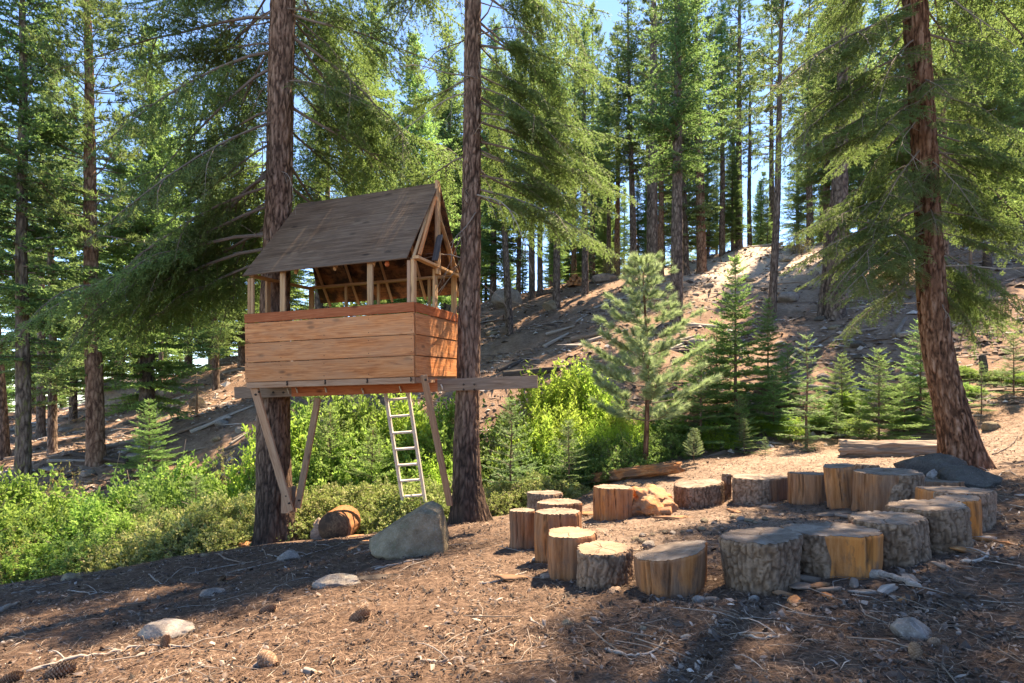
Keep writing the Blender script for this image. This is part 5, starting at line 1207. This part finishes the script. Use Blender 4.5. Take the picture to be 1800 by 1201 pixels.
for i, (a, b, rad, lab, m) in enumerate([
    ((885, 668), (985, 655), .16, 'charred dark log on the slope right of the beam end', 'charwood'), ((875, 655), (930, 632), .09, 'dark broken log lying against the charred one', 'charwood'),
    ((955, 612), (1000, 588), .08, 'grey log pointing up the shaded slope left of the young pine', 'deadwood'), ((1005, 605), (1065, 590), .12, 'brown log behind the young pine on the shaded slope', 'deadbrown'),
    ((960, 590), (1010, 575), .07, 'short pale log above the grey one on the shaded slope', 'deadwood'), ((1045, 545), (1110, 520), .06, 'pale pole leaning up the slope behind the young pine tip', 'deadwood'),
    ((335, 762), (400, 735), .07, 'pale log on the left slope near the dead snag', 'deadwood'), ((350, 752), (445, 715), .06, 'long pale pole on the left slope ending at the tree house', 'deadwood'),
    ((392, 662), (440, 648), .10, 'grey log high on the slope left of the tree house wall', 'deadwood'), ((385, 795), (430, 780), .05, 'brown stick on the slope left of the left trunk', 'deadbrown'),
    ((215, 800), (250, 785), .06, 'short log at the foot of the broad bright fir', 'deadwood'), ((95, 850), (150, 830), .08, 'dark log behind the shrubs left of the bare pine', 'charwood'),
    ((1640, 425), (1800, 412), .12, 'long grey fallen log on the ridge at the right edge', 'deadwood'), ((1700, 440), (1765, 410), .05, 'bare grey branch sloping down from the ridge log', 'deadwood'),
    ((1360, 500), (1420, 495), .05, 'thin stick lying on the shaded slope under the ridge', 'deadwood'), ((1485, 480), (1515, 455), .07, 'tangled grey log right of the thick grey trunk', 'deadwood'),
    ((1380, 640), (1440, 600), .05, 'pale stick on the slope above the thin young fir', 'deadwood'), ((1195, 600), (1230, 590), .05, 'short pale branch under the dense dark fir', 'deadwood'), ((270, 815), (300, 800), .06, 'stub of log right of the bare pine foot', 'deadbrown')]):
    lay_log(a, b, rad, lab, m, 60 + i, rad * .5)
_lg = [log_me(1.6, .06, .035, M[m], 200 + i, n=14, rows=20, amp=.25) for i, m in enumerate(['deadwood', 'deadbrown', 'charwood', 'deadwood'])]
_rm = [rock_me(700 + i, (1, .8, .5), M[m], 3) for i, m in enumerate(['rock', 'rock_brown', 'rock', 'rock_dark'])]
for i in range(120):
    px, py = (RN.uniform(850, 1800), RN.uniform(430, 700)) if i % 3 else (RN.uniform(0, 440), RN.uniform(700, 850))
    p = hit(px, py)
    if p[1] < 13 or p[1] > 40: continue
    if i % 2:
        az = RN.uniform(-.6, .9) + (3.14 if i % 4 == 1 else 0); d = np.array([math.cos(az), math.sin(az)]); s_ = RN.uniform(.5, 1.5)
        sl = (g1(*(p[:2] + d * .8 * s_)) - g1(*(p[:2] - d * .8 * s_))) / (1.6 * s_)
        link('dead_branch', _lg[(i // 2) % 4], None, (p[0], p[1], p[2] + .05 * s_), (0, -math.atan(sl), az), 'weathered dead branch lying among the debris of the slope', 'branch', 'dead branches strewn on the slopes', scale=(s_, s_, s_))
    else:
        s_ = RN.uniform(.08, .32); link('slope_rock', _rm[(i // 2) % 4], None, (p[0], p[1], p[2] + .12 * s_), (0, 0, RN.uniform(0, 6)), 'loose stone half buried in the soil of the slope', 'stone', 'loose stones on the slopes', scale=s_)
# snags
for px, by, ty, w, lab in [(1735, 472, 430, 13, 'short burnt snag on the right slope'), (1728, 665, 622, 12, 'dark dead post right of the leaning trunk')]:
    p = hit(px, by); r = w * p[1] / 2000; h = (by - ty) * p[1] / 1000
    V, F4, F3 = tube([[0, 0, -.1], [.02, 0, h * .5], [0, .02, h * .9], [.02, 0, h]], [r * 1.2, r, r * .9, r * .4], 14)
    link('snag', mesh('snag', V, F4, F3, mats=[M['charwood']]), None, p, label=lab, cat='dead trunk')
# wood pile
def woodpile():
    p = hit(1010, 503); t = thing('wood_pile', 'small pile of split orange firewood on the ridge', 'wood pile', p)
    r = random.Random(2); s = p[1] / 1000; k = 0
    for row in range(4):
        for j in range(5 - row):
            me = box_mesh('split_log', 20 * s, 5.5 * s, 5 * s, M['rotten'], .01, .01)
            link('split_log', me, t, ((-10 + j * 5.8 + row * 2.9 + r.uniform(-.8, .8)) * s, r.uniform(-.05, .05), (2.5 + row * 4.6) * s), (r.uniform(-.3, .3), r.uniform(-.15, .15), math.radians(75) + r.uniform(-.3, .3)))
woodpile()

# sticks in the foreground: (points px, py), radius, label
def stick(pts, rad, lab, m='deadwood', side=0, seed=0, name='dead_stick', cat='stick'):
    P = np.array([hit(*p) for p in pts]); o = P[0].copy(); n = len(pts) * 5
    r = random.Random(seed + len(lab)); Q = spline(P, n); Q[:, 2] = np.maximum(Q[:, 2], gz(Q[:, 0], Q[:, 1])) + rad * .9; Q += .006 * R.normal(size=Q.shape) * [1, 1, .6]
    parts = [tube(Q - o, rad * (1 - .6 * np.linspace(0, 1, n)) * (1 + .15 * R.normal(size=n)), 7)]
    for k in range(side):
        i = r.randrange(2, n - 2); d = np.array([r.uniform(-1, 1), r.uniform(-.6, .6), r.uniform(0, .7)]); d /= np.linalg.norm(d); l = r.uniform(.08, .3)
        q = np.linspace(0, 1, 5)[:, None]; parts.append(tube(Q[i] - o + d * l * q + np.array([0, 0, -.4 * l]) * q ** 2, rad * .45 * (1 - .6 * q[:, 0]), 5))
    V, F4, F3 = join(parts)
    link(name, mesh(name, V, F4, F3, mats=[M[m]], attr={'rnd': np.full(len(V), .8)}), None, o, label=lab, cat=cat)
for i, (pts, rad, lab, m, sdn_) in enumerate([
    ([(45, 1185), (130, 1160), (200, 1150), (255, 1138), (333, 1142)], .013, 'long forked bare stick in the lower left corner', 'deadwood', 5),
    ([(385, 975), (400, 985), (440, 990), (478, 975)], .012, 'forked stick with an upright twig left of the left trunk', 'deadbrown', 3),
    ([(0, 1135), (60, 1112), (140, 1095), (205, 1075)], .008, 'long thin stick running up from the left edge', 'deadbrown', 3),
    ([(330, 1012), (370, 1002), (430, 992)], .010, 'pale stick in the shade left of the oval stone', 'deadwood', 1),
    ([(395, 1010), (500, 985), (560, 970), (615, 952)], .007, 'long thin root-like stick passing the oval stone', 'deadwood', 2),
    ([(470, 1045), (510, 1022), (560, 1014)], .006, 'thin twig behind the flat grey stone', 'deadwood', 2),
    ([(262, 1010), (285, 1028), (303, 1012)], .008, 'V-shaped twig in the left shade', 'deadwood', 1),
    ([(20, 1045), (70, 1035), (115, 1022)], .009, 'stick along the left rim', 'deadwood', 2),
    ([(120, 1040), (160, 1045), (178, 1042)], .008, 'short pale twig below the left rim stone', 'deadwood', 2),
    ([(0, 1078), (35, 1063)], .03, 'thick pale piece of branch at the left edge', 'deadwood', 0),
    ([(40, 1105), (90, 1088), (150, 1078)], .006, 'thin twig in the left shade above the long stick', 'deadbrown', 2),
    ([(495, 1103), (525, 1100), (545, 1085)], .008, 'curved pale twig right of the lower left stones', 'deadwood', 0),
    ([(1065, 1144), (1100, 1154), (1140, 1150), (1174, 1130)], .010, 'smoothly curved pale stick in the lower middle', 'deadwood', 0),
    ([(735, 1160), (770, 1167), (802, 1161)], .009, 'bent pale stick in the sunny litter', 'deadwood', 1),
    ([(930, 1090), (955, 1108)], .008, 'short straight stick in the sunny litter', 'deadwood', 0),
    ([(1255, 1085), (1262, 1100), (1285, 1100)], .007, 'hook-shaped pale twig in front of the thick-barked stump', 'deadwood', 0),
    ([(1300, 1115), (1345, 1125), (1385, 1115)], .008, 'crooked stick in the front shade', 'deadwood', 3),
    ([(1400, 1120), (1450, 1133)], .006, 'thin straight twig right of the crooked one', 'deadbrown', 1),
    ([(1340, 1165), (1350, 1180), (1345, 1195)], .006, 'small upright curl of twig in the front shade', 'deadwood', 1),
    ([(1530, 1145), (1570, 1147), (1592, 1142)], .007, 'white twig pointing at the right pine cone', 'deadwood', 0),
    ([(1682, 1118), (1680, 1100), (1672, 1085)], .008, 'upright pale twig right of the angular stone', 'deadwood', 0),
    ([(1685, 1082), (1730, 1072), (1800, 1078)], .007, 'thin stick at the right above the angular stone', 'deadbrown', 2),
    ([(1480, 1010), (1560, 1020), (1620, 1040)], .03, 'long grey weathered slab in front of the leaning barked stumps', 'deadwood', 0),
    ([(1530, 1012), (1575, 1022), (1610, 1030)], .022, 'pale splintered branch above the grey slab', 'deadwood', 0),
    ([(1690, 990), (1725, 985), (1750, 960)], .014, 'white curved branch right of the stumps', 'deadwood', 1),
    ([(1700, 952), (1760, 958), (1800, 966)], .018, 'orange split stick at the right edge behind the ring', 'rotten', 0),
    ([(1560, 770), (1600, 800), (1640, 802)], .012, 'thin bare branch leaning over the fallen log', 'deadwood', 2),
    ([(1745, 800), (1775, 785), (1790, 765)], .012, 'dark stick right of the leaning trunk foot', 'deadbrown', 1),
    ([(1725, 830), (1750, 842), (1765, 830), (1790, 838)], .010, 'grey root-like stick at the foot of the leaning trunk', 'deadwood', 3),
    ([(1700, 880), (1760, 905), (1770, 930)], .007, 'thin curved twig in the shade right of the ring', 'deadwood', 2),
    ([(845, 1028), (880, 1022), (930, 1006)], .010, 'splinter of bark in the sunny patch left of the tall smooth stump', 'deadwood', 0),
    ([(620, 975), (660, 965), (720, 952)], .006, 'thin stick left of the boulder', 'deadwood', 1),
    ([(790, 960), (830, 955), (860, 948)], .006, 'pale twig by the dark trunk foot', 'deadwood', 1),
    ([(660, 1002), (700, 992), (740, 985)], .010, 'grey stick in front of the boulder', 'deadwood', 1)]):
    stick(pts, rad, lab, m, sdn_, i)
# cut branch piece
def cut_piece():
    p = hit(545, 1186); t = thing('branch_piece', 'short pale sawn branch piece at the bottom left of centre', 'wood', (p[0], p[1], p[2] + .014), (0, 0, -.5))
    V, F4, F3 = tube([[-.04, 0, 0], [0, .003, 0], [.04, 0, 0]], .017, 14, False); link('bark', mesh('bark', V, F4, F3, mats=[M['deadwood']]), t)
    for s in (-1, 1):
        V, F4, F3 = tube([[s * .0395, 0, 0], [s * .041, 0, 0]], .0155, 14); link('cut_face', mesh('cut_face', V, F4, F3, mats=[M['cut']], attr={'crack': np.zeros(len(V)), 'warm': np.ones(len(V))}), t)
cut_piece()
# bark scraps and splinters lying in front of the stumps
def scrap(px, py, w, h, rz, lab, m, seed, name='bark_scrap'):
    p = hit(px, py); s = p[1] / 1000; link(name, rock_me(seed, (w * s / 2 * 1.3, w * s / 2 * h * 1.1, (.014 + w * s * .045)), M[m], 3, .35, 7), None, (p[0], p[1], p[2] + .012), (R.uniform(-.2, .2), R.uniform(-.2, .2), rz), lab, 'bark')
for i, a in enumerate([
    (1410, 1035, 62, .45, .6, 'curled slab of bark leaning at the foot between the two front stumps', 'deadbrown'), (1385, 1050, 40, .35, -.5, 'tan splinter of wood in front of the front stumps', 'rotten'),
    (1440, 1032, 36, .5, .3, 'flat tan wood chip right of the curled bark slab', 'rotten'), (1500, 1028, 34, .5, 1.0, 'rounded chunk of bark at the foot of the amber stump', 'deadbrown'), (1460, 1040, 40, .35, 0, 'dark strip of bark in the shade', 'deadbrown'),
    (1470, 905, 60, .5, .2, 'flat piece of bark inside the ring before the tilted stump', 'deadbrown'), (1500, 912, 50, .5, -.3, 'second flat piece of bark inside the ring', 'deadbrown'), (905, 1018, 60, .5, .3, 'orange and white flake of wood left of the tall smooth stump', 'rotten'),
    (960, 1015, 22, .8, 0, 'dark lump by the foot of the tall smooth stump', 'deadbrown'), (945, 985, 20, .7, .5, 'white stone-like chip behind the tall smooth stump', 'deadwood'), (1150, 905, 46, .4, .1, 'rotten splinter right of the orange stump', 'rotten'), (1185, 912, 60, .3, .05, 'long thin chip of wood inside the ring', 'rotten'),
    (1040, 905, 40, .5, .4, 'red-brown chip left of the orange stump', 'rotten'), (1700, 970, 50, .35, -.1, 'pale chip of wood right of the stumps', 'rotten'), (1590, 1058, 30, .4, .2, 'small tan chip in the front shade', 'rotten'), (1340, 1018, 0, 0, 0, '', ''),
    (660, 1018, 60, .35, .3, 'dark flat bark strip in front of the boulder', 'charwood'), (1720, 950, 60, .3, .1, 'grey bark strip at right behind the ring', 'deadwood'), (650, 955, 30, .5, 0, 'sunlit chip right of the log round', 'rotten'), (620, 945, 26, .5, .5, 'orange chip close to the log round', 'rotten')]):
    if a[2]: scrap(*a, 300 + i)
for i, (px, py, w, m, lab) in enumerate([(1425, 1022, 44, 'deadbrown', 'upright curl of bark between the two front stumps'), (1398, 1060, 34, 'rotten', 'tan splinter pointing out in front of the front stumps'), (1455, 1052, 22, 'rotten', 'small tan chip before the curled bark slab'),
        (1520, 1045, 46, 'deadwood', 'grey splintered strip in front of the amber stump'), (1560, 1040, 40, 'deadwood', 'second grey strip right of the splintered one'), (1600, 1022, 34, 'deadbrown', 'brown bark plate before the leaning barked stump'), (1660, 1000, 30, 'deadbrown', 'brown bark plate under the fourth barked stump'),
        (1250, 1056, 22, 'deadbrown', 'bark flake right of the wedge-cut stump'), (1080, 1042, 24, 'deadbrown', 'bark flake at the foot of the low rough-barked stump'), (1290, 900, 30, 'rotten', 'orange flake of wood behind the circle of stones'), (1350, 893, 26, 'deadbrown', 'brown flake before the white-topped low stump')]):
    scrap(px, py, w, .4 + .3 * (i % 3) / 2, i * .9, lab, m, 340 + i)
link('bark_scrap', rock_me(44, (.07, .03, .06), M['deadwood'], 4, .5, 5), None, (pix(1637, 834, 6.5)), (0, 0, .3), 'ragged bit of bark sitting on the flat pale grey stump', 'bark')

# ------------------------------------------------------------------ pine cones
def cone_me(seed, L, W_):
    r = np.random.RandomState(seed); n = 150; V, F3, rn = [], [], []
    for i in range(n):
        t = i / n; a = i * 2.39996; x = (t - .5) * L; rr = W_ * math.sin(math.pi * (.08 + .88 * t)) ** .6
        c, s = math.cos(a), math.sin(a); out_ = np.array([.75, c, s]); out_ /= np.linalg.norm(out_); tan = np.array([0, -s, c]); base = np.array([x, c * rr * .5, s * rr * .5]); w = .62 * W_ * (.5 + .5 * math.sin(math.pi * t)) * .8
        tip = base + out_ * rr * .62; k = len(V); nn = np.cross(tan, out_) * .12 * W_
        V += [base - tan * w * .3, base + tan * w * .3, tip + tan * w * .5, tip - tan * w * .5, tip + out_ * .12 * W_ - nn * .5, base + nn]
        F3 += [(k, k + 1, k + 2), (k, k + 2, k + 3), (k + 3, k + 2, k + 4), (k, k + 3, k + 5), (k + 5, k + 2, k + 1), (k + 5, k + 3, k + 2)]
        v = r.uniform(.2, .6); rn += [v * .3, v * .3, v + .2, v + .2, 1.0, v * .4]
    tv, t4, t3 = tube([[-.48 * L, 0, 0], [0, 0, 0], [.45 * L, 0, 0]], W_ * .5, 8)
    k = len(V); V = np.concatenate([np.array(V), tv]); F3 = np.concatenate([np.array(F3), t3 + k])
    return mesh('pine_cone', V, t4 + k, F3, mats=[M['cone']], smooth=False, attr={'rnd': np.r_[rn, np.zeros(len(tv))]})
CM = [cone_me(i, .13, .042) for i in range(3)]
for i, (px, py, w, rz, ti, lab) in enumerate([
    (472, 1172, 52, 2.6, .2, 'large open pine cone at the bottom left of centre'), (632, 1092, 44, 0.1, .3, 'open pine cone in the sun below the flat grey stone'), (290, 1137, 32, 1.4, 1.2, 'reddish pine cone touching the long smooth stone'),
    (105, 1190, 56, .5, .1, 'long pine cone in the bottom left corner under the forked stick'), (1610, 1158, 42, 1.2, 1.0, 'dark round pine cone below the angular stone'), (470, 1078, 34, .3, .2, 'pine cone in the shade above the sunny patch'),
    (390, 1022, 20, 0, .6, 'small dark cone in the shade left of the oval stone'), (120, 1060, 22, .5, .3, 'small dark cone on the left shaded ground'), (20, 1200, 40, .2, .1, 'cone cut by the bottom left corner'), (1640, 1136, 30, .3, .1, 'pale cone just right of the dark round one')]):
    p = hit(px, py); s = w * p[1] / 1000 / .13 * .82
    link('pine_cone', CM[i % 3], None, (p[0], p[1], p[2] + .032 * s), (ti * .5, -ti, rz), lab, 'pine cone', scale=s)

# ------------------------------------------------------------------ litter
def gnorm(x, y):
    e = .05; return norm(np.stack([-(gz(x + e, y) - gz(x - e, y)) / (2 * e), -(gz(x, y + e) - gz(x, y - e)) / (2 * e), np.ones(len(x))], 1))
def near_pts(n, y0, y1, pw, r):
    Y = y0 * (y1 / y0) ** (r.rand(n) ** pw); X = (r.rand(n) * 2 - 1) * (Y * .98 + .5)
    keep = Y < 8.6 + .15 * X + .8 * (X > 0) + 2.2 * ss(1, 4, X)
    return X[keep], Y[keep]
def litter():
    r = np.random.RandomState(9)
    X, Y = near_pts(170000, 1.5, 11.5, .85, r); m = fbm(X * 1.3, Y * 1.3, 4, 3); k = r.rand(len(X)) < .75 + .6 * m; X, Y = X[k], Y[k]
    Z = gz(X, Y); n = len(X); a = r.uniform(0, 2 * np.pi, n) + .8 * pn(X, Y, 1) ; L = r.uniform(.014, .044, n) * (1 + Y * .05); w = (.0008 + .00036 * Y)
    d = np.stack([np.cos(a), np.sin(a), r.normal(size=n) * .16], 1); s = np.stack([-np.sin(a), np.cos(a), r.normal(size=n) * .3], 1)
    c = np.stack([X, Y, Z + .004 + np.abs(r.normal(size=n)) * .009], 1); bend = s * (L * r.uniform(-.25, .25, n))[:, None] + np.array([0, 0, 1.0]) * (L * .08)[:, None]
    p0, p1, p2 = c - d * L[:, None], c + bend, c + d * L[:, None]; wv = s * w[:, None]
    V = np.stack([p0, p1 - wv, p1 + wv, p2], 1).reshape(-1, 3); kk = np.arange(n)[:, None] * 4
    F3 = np.concatenate([kk + np.array([0, 1, 2]), kk + np.array([1, 3, 2])])
    rnd = np.repeat(np.clip(r.beta(2, 2.2, n) + .25 * pn(X * 2, Y * 2, 7), 0, 1), 4)
    link('needle_litter', mesh('needle_litter', V, None, F3, mats=[M['litter']], smooth=False, attr={'rnd': rnd}), kind='stuff', label='fallen pine needles carpeting the clearing')
    # chips: cone scales, bark flakes
    X, Y = near_pts(34000, 1.6, 11.5, .8, r); m = fbm(X * 2.1 + 5, Y * 2.1, 2, 3); k = r.rand(len(X)) < .6 + 1.2 * m; X, Y = X[k], Y[k]; n = len(X); Z = gz(X, Y)
    sz = np.minimum(r.gamma(2.0, .003, n), .016) + .0035; a = r.uniform(0, 6.28, n); tz = r.normal(size=n) * .5; tb = r.normal(size=n) * .5
    d = norm(np.stack([np.cos(a), np.sin(a), tz], 1)); s = norm(np.stack([-np.sin(a), np.cos(a), tb], 1)); c = np.stack([X, Y, Z + .008 + sz * .4], 1); up = np.array([0, 0, 1.0])
    el = r.uniform(.8, 2.6, n); jj = lambda: r.uniform(.6, 1.3, n)
    V = np.stack([c - d * (sz * el * jj())[:, None], c - s * (sz * jj())[:, None], c + d * (sz * el * jj())[:, None], c + s * (sz * jj())[:, None], c + up * (sz * .45)[:, None]], 1).reshape(-1, 3)
    kk = np.arange(n)[:, None] * 5; F3 = np.concatenate([kk + np.array(q) for q in ((0, 1, 4), (1, 2, 4), (2, 3, 4), (3, 0, 4))])
    rnd = np.repeat(np.clip(r.beta(1.3, 1.7, n), 0, 1), 5)
    link('litter_chips', mesh('litter_chips', V, None, F3, mats=[M['chips']], smooth=False, attr={'rnd': rnd}), kind='stuff', label='bark flakes and cone scales strewn over the clearing')
    # little dry star-like cone remains
    X, Y = near_pts(1500, 1.8, 9.0, .8, r); m = fbm(X * .9 + 9, Y * .9, 2, 3); k = r.rand(len(X)) < .5 + 1.6 * m; X, Y = X[k], Y[k]; n = len(X); Z = gz(X, Y); K = 12
    idx = np.repeat(np.arange(n), K); S2 = r.uniform(.012, .024, n)[idx]; d = r.normal(size=(len(idx), 3)); d[:, 2] = np.abs(d[:, 2]) * .8; d = norm(d); s = norm(np.cross(d, r.normal(size=d.shape)))
    c = np.stack([X[idx], Y[idx], Z[idx] + .012], 1) + d * .004; V = np.stack([c, c + d * (S2 * .7)[:, None] + s * (S2 * .3)[:, None], c + d * S2[:, None], c + d * (S2 * .7)[:, None] - s * (S2 * .3)[:, None]], 1).reshape(-1, 3)
    kk = np.arange(len(idx))[:, None] * 4; F3 = np.concatenate([kk + np.array([0, 1, 2]), kk + np.array([0, 2, 3])])
    link('cone_fragments', mesh('cone_fragments', V, None, F3, mats=[M['chips']], smooth=False, attr={'rnd': np.repeat(r.beta(1.2, 2.2, len(idx)), 4)}), kind='stuff', label='dry broken cone fragments in the litter')
    # slope debris
    n = 42000; Y = r.uniform(11.5, 36, n); X = (r.rand(n) * 2.1 - 1.05) * Y; m = fbm(X * .5, Y * .5, 3, 3); k = r.rand(n) < .55 + .9 * m; X, Y = X[k], Y[k]; n = len(X); Z = gz(X, Y)
    sz = r.gamma(1.5, .022, n) + .014; a = r.uniform(0, 6.28, n); d = norm(np.stack([np.cos(a), np.sin(a), .15 * r.normal(size=n)], 1)); s = norm(np.stack([-np.sin(a), np.cos(a), .3 * r.normal(size=n)], 1)); c = np.stack([X, Y, Z + .02], 1)
    el = np.where(r.rand(n) < .3, r.uniform(3, 9, n), r.uniform(1, 1.8, n)); sw = np.where(el > 2.5, .5, 1.0)
    V = np.stack([c - d * (sz * el)[:, None], c - s * (sz * sw)[:, None], c + d * (sz * el * .9)[:, None], c + s * (sz * sw)[:, None], c + up * (sz * sw * .8)[:, None]], 1).reshape(-1, 3)
    kk = np.arange(n)[:, None] * 5; F3 = np.concatenate([kk + np.array(q) for q in ((0, 1, 4), (1, 2, 4), (2, 3, 4), (3, 0, 4))])
    link('slope_debris', mesh('slope_debris', V, None, F3, mats=[M['slope_bits']], smooth=False, attr={'rnd': np.repeat(np.clip(r.beta(1.5, 1.8, n), 0, 1), 5)}), kind='stuff', label='stones, twigs and bark strewn over the hillside')
    # small twigs
    X, Y = near_pts(1300, 1.8, 11, .9, r); n = len(X); parts = []; Z = gz(X, Y); a = r.uniform(0, 6.28, n); L = r.gamma(2.5, .035, n) + .04
    for i in range(n):
        q = np.array([-1, -.3, .4, 1.0]); dx, dy = math.cos(a[i]), math.sin(a[i]); b = r.uniform(-.25, .25, 4) * L[i]
        P = np.stack([X[i] + dx * q * L[i] - dy * b, Y[i] + dy * q * L[i] + dx * b, np.full(4, Z[i] + .010 + r.rand() * .01)], 1)
        parts.append(tube(P, (.001 + .013 * L[i]) * np.array([1, .9, .8, .5]) * r.uniform(.5, 1.2), 4, False))
    V, F4, F3 = join(parts)
    link('twig_litter', mesh('twig_litter', V, F4, F3, mats=[M['twig']], attr={'rnd': np.repeat(r.rand(n), 16)}), kind='stuff', label='small dry twigs scattered in the litter')
litter()
